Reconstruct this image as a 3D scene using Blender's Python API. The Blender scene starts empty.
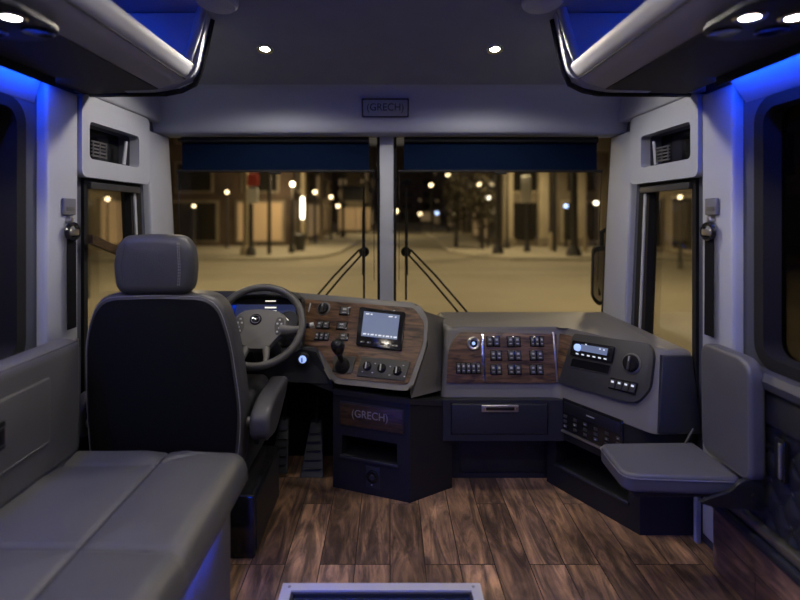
import bpy, bmesh, math, random
from mathutils import Vector, Matrix
from mathutils.geometry import tessellate_polygon
random.seed(7)
S = bpy.context.scene
COL = S.collection
PI = math.pi
CAMZ = 1.25
F = 520.0; CX = 390.0; CY = 215.0
def P(px, py, Y):
    """a sight line of the photograph met at depth Y (metres)"""
    return Vector(((px-CX)/F*Y, Y, CAMZ+(CY-py)/F*Y))

# ------------------------------------------------------------------ materials
MATS = {}
def nodes(name):
    m = bpy.data.materials.new(name); m.use_nodes = True
    nt = m.node_tree; b = nt.nodes['Principled BSDF']
    MATS[name] = m
    return m, nt, b
def mat(name, col, rough=.5, metal=0, bump=0, bscale=200, var=0, vscale=8, spec=.5, coat=0):
    m, nt, b = nodes(name)
    b.inputs['Base Color'].default_value = (*col, 1)
    b.inputs['Roughness'].default_value = rough
    b.inputs['Metallic'].default_value = metal
    b.inputs['Specular IOR Level'].default_value = spec
    b.inputs['Coat Weight'].default_value = coat
    tc = nt.nodes.new('ShaderNodeTexCoord')
    if var:
        n = nt.nodes.new('ShaderNodeTexNoise'); n.inputs['Scale'].default_value = vscale; n.inputs['Detail'].default_value = 5
        r = nt.nodes.new('ShaderNodeMapRange'); r.inputs['To Min'].default_value = 1-var; r.inputs['To Max'].default_value = 1+var
        r.inputs['From Min'].default_value = .3; r.inputs['From Max'].default_value = .7
        h = nt.nodes.new('ShaderNodeHueSaturation'); h.inputs['Color'].default_value = (*col, 1)
        nt.links.new(tc.outputs['Object'], n.inputs['Vector']); nt.links.new(n.outputs['Fac'], r.inputs['Value'])
        nt.links.new(r.outputs['Result'], h.inputs['Value']); nt.links.new(h.outputs['Color'], b.inputs['Base Color'])
    if bump:
        n = nt.nodes.new('ShaderNodeTexNoise'); n.inputs['Scale'].default_value = bscale; n.inputs['Detail'].default_value = 4
        bp = nt.nodes.new('ShaderNodeBump'); bp.inputs['Strength'].default_value = bump; bp.inputs['Distance'].default_value = .002
        nt.links.new(tc.outputs['Object'], n.inputs['Vector']); nt.links.new(n.outputs['Fac'], bp.inputs['Height'])
        nt.links.new(bp.outputs['Normal'], b.inputs['Normal'])
    return m
def emis(name, col, strength):
    m, nt, b = nodes(name)
    b.inputs['Base Color'].default_value = (*[c*.5 for c in col], 1)
    b.inputs['Emission Color'].default_value = (*col, 1); b.inputs['Emission Strength'].default_value = strength
    return m
def glass(name, tint, refl=.5):
    m = bpy.data.materials.new(name); m.use_nodes = True; MATS[name] = m
    nt = m.node_tree; nt.nodes.clear()
    o = nt.nodes.new('ShaderNodeOutputMaterial'); mx = nt.nodes.new('ShaderNodeMixShader')
    t = nt.nodes.new('ShaderNodeBsdfTransparent'); t.inputs[0].default_value = (*tint, 1)
    g = nt.nodes.new('ShaderNodeBsdfGlossy'); g.inputs['Roughness'].default_value = .02
    f = nt.nodes.new('ShaderNodeFresnel'); f.inputs['IOR'].default_value = 1.45
    mu = nt.nodes.new('ShaderNodeMath'); mu.operation = 'MULTIPLY'; mu.inputs[1].default_value = refl
    nt.links.new(f.outputs[0], mu.inputs[0]); nt.links.new(mu.outputs[0], mx.inputs[0])
    nt.links.new(t.outputs[0], mx.inputs[1]); nt.links.new(g.outputs[0], mx.inputs[2]); nt.links.new(mx.outputs[0], o.inputs[0])
    return m
def wood_planks(name, vertical=False):
    m, nt, b = nodes(name)
    N = nt.nodes.new; L = nt.links.new
    tc = N('ShaderNodeTexCoord'); sp = N('ShaderNodeSeparateXYZ'); cb = N('ShaderNodeCombineXYZ')
    L(tc.outputs['Object'], sp.inputs[0])
    L(sp.outputs['Y'], cb.inputs['X']); L(sp.outputs['Z' if vertical else 'X'], cb.inputs['Y'])
    br = N('ShaderNodeTexBrick'); br.offset = .37; br.offset_frequency = 3
    br.inputs['Scale'].default_value = 1; br.inputs['Brick Width'].default_value = .62; br.inputs['Row Height'].default_value = .125
    br.inputs['Mortar Size'].default_value = .002; br.inputs['Mortar Smooth'].default_value = .3; br.inputs['Bias'].default_value = 0
    br.inputs['Color1'].default_value = (0, 0, 0, 1); br.inputs['Color2'].default_value = (1, 1, 1, 1); br.inputs['Mortar'].default_value = (.1, .1, .1, 1)
    L(cb.outputs[0], br.inputs['Vector'])
    # grain: noise stretched along Y, shifted per plank
    mp = N('ShaderNodeCombineXYZ'); a = N('ShaderNodeMath'); a.operation = 'MULTIPLY'; a.inputs[1].default_value = 2.2; L(sp.outputs['Y'], a.inputs[0])
    c2 = N('ShaderNodeMath'); c2.operation = 'MULTIPLY'; c2.inputs[1].default_value = 13; L(sp.outputs['Z' if vertical else 'X'], c2.inputs[0])
    c3 = N('ShaderNodeMath'); c3.operation = 'MULTIPLY'; c3.inputs[1].default_value = 30; L(br.outputs['Color'], c3.inputs[0])
    L(a.outputs[0], mp.inputs['X']); L(c2.outputs[0], mp.inputs['Y']); L(c3.outputs[0], mp.inputs['Z'])
    n1 = N('ShaderNodeTexNoise'); n1.inputs['Scale'].default_value = 1.6; n1.inputs['Detail'].default_value = 8; n1.inputs['Roughness'].default_value = .65; n1.inputs['Distortion'].default_value = 1.1
    L(mp.outputs[0], n1.inputs['Vector'])
    n2 = N('ShaderNodeTexNoise'); n2.inputs['Scale'].default_value = 5; n2.inputs['Detail'].default_value = 6; n2.inputs['Distortion'].default_value = .6
    L(tc.outputs['Object'], n2.inputs['Vector'])
    r = N('ShaderNodeValToRGB'); e = r.color_ramp.elements
    e[0].position = .3; e[0].color = (.05, .033, .023, 1); e[1].position = .70; e[1].color = (.43, .24, .125, 1)
    x = r.color_ramp.elements.new(.43); x.color = (.10, .062, .040, 1)
    x = r.color_ramp.elements.new(.55); x.color = (.22, .13, .076, 1)
    L(n1.outputs['Fac'], r.inputs[0])
    hs = N('ShaderNodeHueSaturation')
    mr = N('ShaderNodeMapRange'); mr.inputs['To Min'].default_value = .65; mr.inputs['To Max'].default_value = 1.95; L(br.outputs['Color'], mr.inputs['Value'])
    mr2 = N('ShaderNodeMapRange'); mr2.inputs['From Min'].default_value = .35; mr2.inputs['From Max'].default_value = .65; mr2.inputs['To Min'].default_value = .68; mr2.inputs['To Max'].default_value = 1.15; L(n2.outputs['Fac'], mr2.inputs['Value'])
    mm = N('ShaderNodeMath'); mm.operation = 'MULTIPLY'; L(mr.outputs[0], mm.inputs[0]); L(mr2.outputs[0], mm.inputs[1])
    L(mm.outputs[0], hs.inputs['Value']); L(r.outputs[0], hs.inputs['Color'])
    mx = N('ShaderNodeMix'); mx.data_type = 'RGBA'; mx.inputs['B'].default_value = (.02, .012, .008, 1)
    L(br.outputs['Fac'], mx.inputs['Factor']); L(hs.outputs[0], mx.inputs['A']); L(mx.outputs['Result'], b.inputs['Base Color'])
    b.inputs['Roughness'].default_value = .42
    bp = N('ShaderNodeBump'); bp.inputs['Strength'].default_value = .25; bp.inputs['Distance'].default_value = .002
    L(n1.outputs['Fac'], bp.inputs['Height']); L(bp.outputs['Normal'], b.inputs['Normal'])
    return m
def burl(name, k=1.0):
    m, nt, b = nodes(name); N = nt.nodes.new; L = nt.links.new
    tc = N('ShaderNodeTexCoord'); mp = N('ShaderNodeMapping'); mp.inputs['Scale'].default_value = (9, 9, 60)
    n = N('ShaderNodeTexNoise'); n.inputs['Scale'].default_value = 1; n.inputs['Detail'].default_value = 7; n.inputs['Distortion'].default_value = 1.2
    r = N('ShaderNodeValToRGB'); e = r.color_ramp.elements
    e[0].position = .33; e[0].color = (.028*k, .014*k, .008*k, 1); e[1].position = .66; e[1].color = (.19*k, .105*k, .055*k, 1)
    L(tc.outputs['Object'], mp.inputs[0]); L(mp.outputs[0], n.inputs['Vector']); L(n.outputs['Fac'], r.inputs[0]); L(r.outputs[0], b.inputs['Base Color'])
    b.inputs['Roughness'].default_value = .42
    return m
def quilt(name):
    m, nt, b = nodes(name); N = nt.nodes.new; L = nt.links.new
    b.inputs['Base Color'].default_value = (.018, .02, .028, 1); b.inputs['Roughness'].default_value = .55; b.inputs['Specular IOR Level'].default_value = .3
    return m

mat('vinyl', (.33, .35, .41), .5, bump=.25, bscale=260, var=.04, vscale=4)
mat('cove_vinyl', (.20, .22, .28), .55)
mat('wall_vinyl', (.05, .055, .08), .55, bump=.25, bscale=260)
mat('bench_base', (.10, .10, .115), .5)
mat('vinyl_dark', (.12, .123, .14), .5, bump=.25, bscale=260)
mat('header_vinyl', (.34, .37, .47), .55, bump=.3, bscale=240)
mat('ceiling_cloth', (.26, .28, .34), .9, bump=.4, bscale=400, var=.05)
mat('leather', (.085, .086, .096), .42, bump=.5, bscale=330, var=.08, vscale=5)
mat('leather_seat', (.045, .046, .054), .45, bump=.5, bscale=330, var=.06)
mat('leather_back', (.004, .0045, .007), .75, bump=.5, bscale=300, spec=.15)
mat('leather_dark', (.012, .013, .018), .65, bump=.5, bscale=300, var=.1)
mat('ledge_vinyl', (.045, .047, .06), .5)
mat('wheel_leather', (.05, .05, .052), .42, bump=.3, bscale=400)
mat('thread', (.24, .24, .26), .7)
mat('black_plastic', (.011, .012, .015), .42, bump=.2, bscale=500, spec=.35)
mat('deep_black', (.003, .003, .004), .8, spec=.1)
mat('gloss_black', (.01, .01, .012), .12)
mat('dark_plastic', (.019, .021, .028), .48, bump=.2, bscale=400, spec=.35)
mat('cheek_plastic', (.018, .020, .030), .5, bump=.2, bscale=400, spec=.35)
mat('lettering', (.20, .185, .165), .5)
mat('grey_plastic', (.085, .084, .086), .45, bump=.3, bscale=420)
mat('rim_plastic', (.125, .12, .115), .42, bump=.3, bscale=420)
mat('panel_grey', (.028, .028, .030), .45, bump=.2, bscale=300)
mat('button', (.035, .035, .04), .4)
mat('button_mark', (.36, .37, .4), .4)
mat('chrome', (.75, .76, .8), .15, 1)
mat('silver_rail', (.33, .335, .37), .6, 0, bump=.1, bscale=150, var=.05)
mat('white_frame', (.62, .62, .64), .4, .2)
mat('hatch_top', (.03, .04, .08), .12)
mat('blind_cloth', (.002, .006, .020), .9, spec=.03)
mat('rubber', (.010, .010, .012), .7, spec=.2)
mat('webbing', (.006, .006, .008), .85, bump=.3, bscale=600, spec=.1)
mat('bin_lining', (.30, .32, .38), .6)
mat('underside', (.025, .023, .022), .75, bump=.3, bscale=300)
mat('badge_metal', (.26, .29, .38), .5, .2)
mat('badge_dark', (.02, .025, .05), .4)
mat('steel', (.45, .44, .43), .3, .9)
wood_planks('floor_wood'); wood_planks('riser_wood', True)
burl('walnut', .85); burl('dark_walnut', .3)
quilt('quilt')
glass('clear_glass', (.93, .94, .92), .35); glass('tinted_glass', (.36, .35, .32), .6); glass('smoked_glass', (.35, .35, .33), .8)
emis('lamp_white', (1, .88, .72), 60); emis('led_blue', (.006, .065, 1), 68); emis('led_bin', (.006, .075, 1), 17); emis('led_bench', (.006, .065, 1), 75)
emis('screen_glow', (.19, .25, .42), .26); emis('icon_glow', (.85, .9, 1), .4); emis('screen_dark', (.012, .02, .07), .5)
emis('cluster_light', (1, .93, .78), .7); emis('cyan_glow', (.35, .5, 1), .7)

# ------------------------------------------------------------------ mesh helpers
def new_obj(name, bm, m, parent=None, smooth=True, angle=40):
    bmesh.ops.recalc_face_normals(bm, faces=bm.faces)
    me = bpy.data.meshes.new(name); bm.to_mesh(me); bm.free()
    me.materials.append(MATS[m] if isinstance(m, str) else m)
    o = bpy.data.objects.new(name, me); COL.objects.link(o)
    if smooth:
        for p in me.polygons: p.use_smooth = True
        me.set_sharp_from_angle(angle=math.radians(angle))
    if parent is not None:
        o.parent = parent; o.matrix_parent_inverse = Matrix.Translation(-parent.location) if parent.rotation_euler.z == 0 else parent.matrix_basis.inverted()
    return o
def struct(name, bm, m, parent=None, **k):
    o = new_obj(name, bm, m, parent, **k)
    if parent is None: o['kind'] = 'structure'
    return o
def tag(o, label, cat, group=None):
    o['label'] = label; o['category'] = cat
    if group: o['group'] = group
    return o
def thing(name, loc, label, cat, group=None):
    o = bpy.data.objects.new(name, None); COL.objects.link(o); o.location = loc; o.empty_display_size = .1
    return tag(o, label, cat, group)
def B(): return bmesh.new()
def copy_tree(o, off, label=None):
    def rec(s, par):
        c = s.copy(); COL.objects.link(c)
        if par is not None: c.parent = par
        for ch in s.children: rec(ch, c)
        return c
    c = rec(o, None); c.location = Vector(o.location)+Vector(off)
    if label: c['label'] = label
    return c
def box(bm, x0, x1, y0, y1, z0, z1, r=0, seg=3, mtx=None):
    t = bmesh.new()
    bmesh.ops.create_cube(t, size=1)
    for v in t.verts:
        v.co = Vector((x0+(x1-x0)*(v.co.x+.5), y0+(y1-y0)*(v.co.y+.5), z0+(z1-z0)*(v.co.z+.5)))
    if r > 0: bmesh.ops.bevel(t, geom=t.edges[:], offset=r, segments=seg, profile=.5, affect='EDGES')
    merge(bm, t, mtx); return bm
def merge(bm, t, mtx=None):
    if mtx is not None: bmesh.ops.transform(t, matrix=mtx, verts=t.verts[:])
    vm = {v: bm.verts.new(v.co) for v in t.verts}
    for f in t.faces:
        try: bm.faces.new([vm[v] for v in f.verts])
        except ValueError: pass
    t.free()
def loft(bm, A, Bp, r=0, seg=3, cap=True):
    """solid between two loops of equally many points"""
    t = bmesh.new()
    a = [t.verts.new(p) for p in A]; b = [t.verts.new(p) for p in Bp]; n = len(a)
    if cap: fa = t.faces.new(a); fb = t.faces.new(b[::-1])
    for i in range(n): t.faces.new((a[i], b[i], b[(i+1) % n], a[(i+1) % n]))
    if r > 0:
        ed = [e for e in fa.edges] if cap else []
        bmesh.ops.bevel(t, geom=ed, offset=r, segments=seg, profile=.5, affect='EDGES')
    merge(bm, t); return bm
def prism(bm, pts, d, r=0, seg=3):
    d = Vector(d); return loft(bm, pts, [Vector(p)+d for p in pts], r, seg)
def rr(u0, u1, v0, v1, r, n=6):
    """rounded rectangle loop in 2d"""
    out = []
    for cx, cy, a in ((u1-r, v1-r, 0), (u0+r, v1-r, 90), (u0+r, v0+r, 180), (u1-r, v0+r, 270)):
        for i in range(n+1):
            t = math.radians(a+90*i/n); out.append((cx+r*math.cos(t), cy+r*math.sin(t)))
    return out
def plate(bm, outer, holes, f, g):
    """a slab with holes: loops are 2d, f maps them on the front face, g on the back face"""
    loops = [outer]+holes
    tri = tessellate_polygon([[Vector((u, v, 0)) for u, v in lp] for lp in loops])
    flat = [p for lp in loops for p in lp]
    va = [bm.verts.new(f(u, v)) for u, v in flat]; vb = [bm.verts.new(g(u, v)) for u, v in flat]
    for t in tri:
        try: bm.faces.new([va[i] for i in t]); bm.faces.new([vb[i] for i in t][::-1])
        except ValueError: pass
    k = 0
    for lp in loops:
        n = len(lp)
        for i in range(n):
            i0, i1 = k+i, k+(i+1) % n
            bm.faces.new((va[i0], va[i1], vb[i1], vb[i0]))
        k += n
    return bm
def pillow(bm, loop, d, r, seg=7, both=True, puff=0):
    """a padded slab: the loop swept along d with its rims rolled over by r"""
    loop = [Vector(p) for p in loop]; d = Vector(d); L = d.length; n = d.normalized(); N = len(loop)
    c = sum(loop, Vector())/N
    nrm = []
    for i in range(N):
        t = (loop[(i+1) % N]-loop[i-1]).normalized(); o = t.cross(n)
        if o.dot(loop[i]-c) < 0: o = -o
        nrm.append(o)
    # relax the inward offset so that tight corners do not fold over
    def ring(ins, h): return [bm.verts.new(loop[i]-nrm[i]*min(ins, (loop[i]-c).length*.6)+n*h) for i in range(N)]
    st = []
    for k in range(seg+1):
        a = PI/2*k/seg; st.append((r*(1-math.sin(a)), r*(1-math.cos(a))))
    back = [(i_, L-h) for i_, h in st[::-1]] if both else [(0, L)]
    rings = [ring(a, b) for a, b in st]+[ring(a, b) for a, b in back]
    for A, C in zip(rings, rings[1:]):
        for i in range(N): bm.faces.new((A[i], C[i], C[(i+1) % N], A[(i+1) % N]))
    for rg, sgn in ((rings[0], -1), (rings[-1], 1)):
        prev = rg
        for q in (.66, .33):
            cur = [bm.verts.new(c+(v.co-c-n*(v.co-c).dot(n))*q+n*(v.co-c).dot(n)+n*sgn*puff*(1-q)) for v in rg]
            for i in range(N): bm.faces.new((prev[i], prev[(i+1) % N], cur[(i+1) % N], cur[i]))
            prev = cur
        bm.faces.new(prev)
    return bm
def tube(bm, pts, r, n=10, closed=False, cap=True):
    pts = [Vector(p) for p in pts]; N = len(pts); rings = []
    rad = r if isinstance(r, (list, tuple)) else [r]*N
    prev = None
    for i, p in enumerate(pts):
        if closed: d = pts[(i+1) % N]-pts[i-1]
        else: d = pts[min(i+1, N-1)]-pts[max(i-1, 0)]
        d.normalize()
        if prev is None:
            a = Vector((0, 0, 1)) if abs(d.z) < .9 else Vector((1, 0, 0)); u = d.cross(a).normalized()
        else: u = (prev-d*prev.dot(d)).normalized()
        prev = u; w = d.cross(u)
        rings.append([bm.verts.new(p+(u*math.cos(2*PI*k/n)+w*math.sin(2*PI*k/n))*rad[i]) for k in range(n)])
    for i in range(N if closed else N-1):
        a, b = rings[i], rings[(i+1) % N]
        for k in range(n): bm.faces.new((a[k], a[(k+1) % n], b[(k+1) % n], b[k]))
    if cap and not closed: bm.faces.new(rings[0]); bm.faces.new(rings[-1][::-1])
    return bm
def lathe(bm, prof, O, axis, n=24, sx=1, sy=1, ux=None):
    """prof: (radius, height) pairs turned about axis at O"""
    ax = Vector(axis).normalized(); a = Vector((0, 0, 1)) if abs(ax.z) < .9 else Vector((0, 1, 0))
    u = Vector(ux).normalized() if ux is not None else ax.cross(a).normalized(); w = ax.cross(u); O = Vector(O); rings = []
    for r, h in prof:
        if r < 1e-6: rings.append([bm.verts.new(O+ax*h)])
        else: rings.append([bm.verts.new(O+ax*h+u*(math.cos(2*PI*k/n)*r*sx)+w*(math.sin(2*PI*k/n)*r*sy)) for k in range(n)])
    for a, b in zip(rings, rings[1:]):
        for k in range(n):
            k2 = (k+1) % n
            if len(a) == 1 and len(b) == 1: continue
            if len(a) == 1: bm.faces.new((a[0], b[k2], b[k]))
            elif len(b) == 1: bm.faces.new((a[k], a[k2], b[0]))
            else: bm.faces.new((a[k], a[k2], b[k2], b[k]))
    if len(rings[0]) > 1: bm.faces.new(rings[0][::-1])
    if len(rings[-1]) > 1: bm.faces.new(rings[-1])
    return bm
class Frame:
    """local frame on a panel: O origin, u to the right, v up, n out of the panel"""
    def __init__(s, A, Bp, C):      # bottom-left, bottom-right, a point further up
        s.O = Vector(A); s.u = (Vector(Bp)-s.O).normalized(); n = s.u.cross(Vector(C)-s.O).normalized()
        if n.y > 0: n = -n
        s.n = n; s.v = n.cross(s.u)
        if s.v.z < 0: s.v = -s.v
    def uv(s, px, py):
        d = Vector(((px-CX)/F, 1, (CY-py)/F)); c = Vector((0, 0, CAMZ))
        t = (s.O-c).dot(s.n)/d.dot(s.n); q = c+d*t-s.O
        return q.dot(s.u), q.dot(s.v)
    def at(s, u, v, h=0): return s.O+s.u*u+s.v*v+s.n*h
    def px(s, x, y, h=0): u, v = s.uv(x, y); return s.at(u, v, h)
    def m(s): return Matrix(((s.u.x, s.v.x, s.n.x, s.O.x), (s.u.y, s.v.y, s.n.y, s.O.y), (s.u.z, s.v.z, s.n.z, s.O.z), (0, 0, 0, 1)))
    def box(s, bm, u0, u1, v0, v1, h0, h1, r=0, seg=2): return box(bm, u0, u1, v0, v1, h0, h1, r, seg, s.m())
    def cbox(s, bm, px, py, w, h, h0, h1, r=.001):   # centred on a sight line
        u, v = s.uv(px, py); return s.box(bm, u-w/2, u+w/2, v-h/2, v+h/2, h0, h1, r)
    def poly(s, bm, pts, h0, h1, r=0, seg=2):
        q = [s.uv(*p) for p in pts]
        return loft(bm, [s.at(u, v, h1) for u, v in q], [s.at(u, v, h0) for u, v in q], r, seg)
    def ring(s, bm, outer, inner, h0, h1):
        return plate(bm, outer, [inner], lambda a, b: s.at(a, b, h1), lambda a, b: s.at(a, b, h0))
def smooth_loop(pts, r, n=5):
    """round the corners of a 2d/3d loop"""
    out = []; N = len(pts); pts = [Vector(p) for p in pts]
    rs = r if isinstance(r, (list, tuple)) else [r]*N
    for i in range(N):
        a, p, b = pts[i-1], pts[i], pts[(i+1) % N]; q = min(rs[i], (a-p).length*.45, (b-p).length*.45)
        if q <= 1e-6: out.append(p); continue
        s = p+(a-p).normalized()*q; e = p+(b-p).normalized()*q
        for k in range(n+1):
            t = k/n; out.append((1-t)**2*s+2*t*(1-t)*p+t*t*e)
    return out
def text_mesh(name, s, size, fr, u, v, h, m, parent, ext=.0008, sx=1.0):
    c = bpy.data.curves.new(name, 'FONT'); c.body = s; c.size = size; c.align_x = 'CENTER'; c.align_y = 'CENTER'; c.extrude = ext
    t = bpy.data.objects.new('tmp_text', c); COL.objects.link(t); bpy.context.view_layer.update()
    dg = bpy.context.evaluated_depsgraph_get(); me = bpy.data.meshes.new_from_object(t.evaluated_get(dg))
    bpy.data.objects.remove(t)
    mm = fr.m() @ Matrix.Translation((u, v, h)) @ Matrix.Diagonal((sx, 1, 1, 1)); me.transform(mm)
    me.materials.clear(); me.materials.append(MATS[m]); me.name = name
    o = bpy.data.objects.new(name, me); COL.objects.link(o)
    if parent is not None: o.parent = parent; o.matrix_parent_inverse = Matrix.Translation(-parent.location)
    return o

# ================================================================== THE SHELL
WX = 1.20
YB = -2.2
# floor
b = B(); box(b, -1.25, 1.25, YB, 2.95, -.04, 0); struct('floor', b, 'floor_wood')
# ceiling: flat, falling towards the windscreen
b = B()
pr = [(YB, 2.06), (1.72, 2.06), (1.95, 2.02), (2.56, 1.873), (2.66, 1.87), (2.66, 2.12), (YB, 2.12)]
prism(b, [(-1.3, y, z) for y, z in pr], (2.6, 0, 0)); struct('ceiling', b, 'ceiling_cloth')
# side walls with their openings
BIGW = (.05, 1.665, .79, 1.60); FRW = (2.03, 2.50, .55, 1.385); NICHE = (2.00, 2.395, 1.467, 1.611)
def wall(side, name):
    s = side
    outer = [(YB, -.04), (2.93, -.04), (2.93, .60), (2.72, 1.70), (2.66, 2.08), (YB, 2.08)]
    holes = [rr(BIGW[0], BIGW[1], BIGW[2], BIGW[3], .06), [(2.03, .55), (2.52, .55), (2.45, 1.385), (2.03, 1.385)], rr(NICHE[0], NICHE[1], NICHE[2], NICHE[3], .015, 3)]
    b = B(); plate(b, outer, holes, lambda y, z: (s*WX, y, z), lambda y, z: (s*(WX+.07), y, z)); struct(name, b, 'wall_vinyl', smooth=False)
wall(-1, 'wall_left'); wall(1, 'wall_right')
# rear bulkhead far behind the viewpoint
b = B(); box(b, -1.27, 1.27, YB-.05, YB, -.04, 2.1); struct('wall_back', b, 'vinyl_dark')
# front wall below the windscreen
b = B(); box(b, -1.27, 1.27, 2.90, 2.95, -.04, .62); struct('wall_front', b, 'deep_black')
# header over the windscreen, bowed
b = B()
prof = [(2.52, 1.882), (2.555, 1.868), (2.575, 1.84), (2.60, 1.78), (2.625, 1.71), (2.64, 1.675), (2.66, 1.662), (2.78, 1.662), (2.80, 1.9), (2.6, 1.95)]
prism(b, [(-1.2, y, z) for y, z in prof], (2.4, 0, 0)); struct('trim_1', b, 'header_vinyl')
# windscreen: glass leans forward going down
def wsY(z): return 2.76+(1.66-z)*.13
for i, (x0, x1, nm) in enumerate(((-1.19, -.055, 'window_1'), (.02, 1.19, 'window_2'))):
    b = B(); prism(b, [(x0, wsY(1.70), 1.70), (x1, wsY(1.70), 1.70), (x1, wsY(.60), .60), (x0, wsY(.60), .60)], (0, .006, 0))
    w = struct(nm, b, 'clear_glass', smooth=False)
    b = B()
    o_ = [(x0, 1.69), (x1, 1.69), (x1, .61), (x0, .61)]; q = .014
    i_ = [(x0+q, 1.69-q), (x1-q, 1.69-q), (x1-q, .61+q), (x0+q, .61+q)]
    plate(b, o_, [i_], lambda x, z: (x, wsY(z)-.012, z), lambda x, z: (x, wsY(z)+.012, z)); struct('gasket', b, 'rubber', w, smooth=False)
# centre post
b = B(); prism(b, [(-.054, wsY(1.69)-.03, 1.69), (.018, wsY(1.69)-.03, 1.69), (.018, wsY(.62)-.03, .62), (-.054, wsY(.62)-.03, .62)], (0, .05, 0))
struct('trim_2', b, 'vinyl')
# A pillars between windscreen and side window (on each wall)
def yz(side, pts, name, m, x_in, x_out, r=.012, par=None, lab=True):
    b = B(); loft(b, [(side*x_in, y, z) for y, z in pts], [(side*x_out, y, z) for y, z in pts], r, 3)
    return struct(name, b, m, par)
for s, nm in ((-1, 'trim_3'), (1, 'trim_4')):
    yz(s, [(2.60, .55), (2.87, .55), (2.79, 1.27), (2.745, 1.66), (2.50, 1.66)], nm, 'vinyl', WX-.035, WX-.001)
# black frames and light slide rail of the front side windows
for k, (s, nm) in enumerate(((-1, 'window_3'), (1, 'window_4'))):
    gl = B(); prism(gl, [(s*(WX+.02), 2.031, .551), (s*(WX+.02), 2.519, .551), (s*(WX+.02), 2.449, 1.384), (s*(WX+.02), 2.031, 1.384)], (s*.005, 0, 0))
    w = struct(nm, gl, 'clear_glass', smooth=False)
    b = B()
    outer = [(2.02, .54), (2.55, .54), (2.475, 1.395), (2.02, 1.395)]; inner = [(2.045, .57), (2.505, .57), (2.435, 1.365), (2.045, 1.365)]
    plate(b, outer, [inner], lambda y, z: (s*(WX-.012), y, z), lambda y, z: (s*(WX+.012), y, z)); struct('window_frame', b, 'rubber', w, smooth=False)
    b = B(); prism(b, [(s*(WX-.014), 2.475, .58), (s*(WX-.014), 2.495, .58), (s*(WX-.014), 2.43, 1.36), (s*(WX-.014), 2.41, 1.36)], (s*.03, 0, 0))
    struct('slide_rail', b, 'vinyl', w)
    b = B(); prism(b, [(s*(WX-.010), 2.44, .58), (s*(WX-.010), 2.472, .58), (s*(WX-.010), 2.407, 1.36), (s*(WX-.010), 2.385, 1.36)], (s*.03, 0, 0))
    struct('window_stile', b, 'rubber', w)
    b = B(); box(b, min(s*(WX-.012), s*(WX-.03)), max(s*(WX-.012), s*(WX-.03)), 2.04, 2.44, 1.352, 1.38, .004); struct('blind_roll', b, 'button', w)
# big cabin side windows
for s, nm in ((-1, 'window_5'), (1, 'window_6')):
    y0, y1, z0, z1 = BIGW
    b = B(); lp = rr(y0+.002, y1-.002, z0+.002, z1-.002, .058)
    loft(b, [(s*(WX+.045), y, z) for y, z in lp], [(s*(WX+.05), y, z) for y, z in lp]); w = struct(nm, b, 'tinted_glass', smooth=False)
    b = B(); plate(b, rr(y0-.03, y1+.03, z0-.025, z1+.025, .08), [rr(y0+.012, y1-.012, z0+.012, z1-.012, .05)], lambda y, z: (s*(WX-.014), y, z), lambda y, z: (s*(WX+.045), y, z))
    struct('window_frame', b, 'rubber', w)
    for yy in (1.38, .8):
        b = B(); box(b, *sorted((s*(WX+.02), s*(WX+.044))), yy-.012, yy+.012, z0+.01, z1-.01); struct('window_bar', b, 'rubber', w)
# lit recess above the windows: a cove leaning in to the lockers
for s, nm in ((-1, 'trim_5'), (1, 'trim_6')):
    xi = 1.165 if s < 0 else 1.135
    b = B(); q = [(s*(WX-.001), YB+.01, 1.628), (s*(WX-.003), YB+.01, 1.63), (s*(xi+.012), YB+.01, 1.70), (s*(xi+.012), YB+.01, 1.708), (s*(WX-.001), YB+.01, 1.708)]
    prism(b, q, (0, 1.76-YB-.02, 0)); struct(nm, b, 'cove_vinyl')
# B pillars
for s, nm in ((-1, 'trim_7'), (1, 'trim_8')):
    b = B(); A = [(s*(WX-.036), 1.765, .06), (s*(WX-.036), 1.945, .06), (s*(WX-.036), 1.945, 1.70), (s*(WX-.036), 1.765, 1.70)]
    loft(b, A, [(s*(WX-.0005), y, z) for _, y, z in A], .014, 4); struct(nm, b, 'vinyl')
# framed vent boxes above the front side windows
for s, nm in ((-1, 'trim_9'), (1, 'trim_10')):
    o_ = rr(1.950, 2.50, 1.395, 1.71, .03, 4)
    b = B(); plate(b, o_, [rr(NICHE[0], NICHE[1], NICHE[2], NICHE[3], .02, 4)], lambda y, z: (s*(WX-.045), y, z), lambda y, z: (s*(WX-.001), y, z))
    bmesh.ops.bevel(b, geom=[e for e in b.edges if len(e.link_faces) == 2 and e.calc_face_angle(0) > 1.2 and all(abs(abs(v.co.x)-(WX-.045)) < 1e-4 for v in e.verts)], offset=.008, segments=3, affect='EDGES')
    t = struct(nm, b, 'vinyl')
    b = B(); box(b, *sorted((s*(WX+.05), s*(WX+.06))), 1.98, 2.42, 1.45, 1.63); struct('niche_back', b, 'gloss_black', t)
    b = B()
    y0 = 2.06 if s < 0 else 2.20
    for k in range(5): box(b, *sorted((s*(WX-.02), s*(WX-.014))), y0, y0+.11, 1.485+k*.014, 1.491+k*.014)
    for k in range(3): box(b, *sorted((s*(WX-.022), s*(WX-.018))), y0+.004+k*.048, y0+.010+k*.048, 1.482, 1.546)
    struct('louvre', b, 'grey_plastic', t)
    b = B(); prism(b, [(s*(WX-.02), 2.30, 1.475), (s*(WX-.02), 2.325, 1.475), (s*(WX-.02), 2.34, 1.58), (s*(WX-.02), 2.325, 1.58)], (s*.006, 0, 0)); struct('latch_bar', b, 'vinyl', t)
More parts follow.
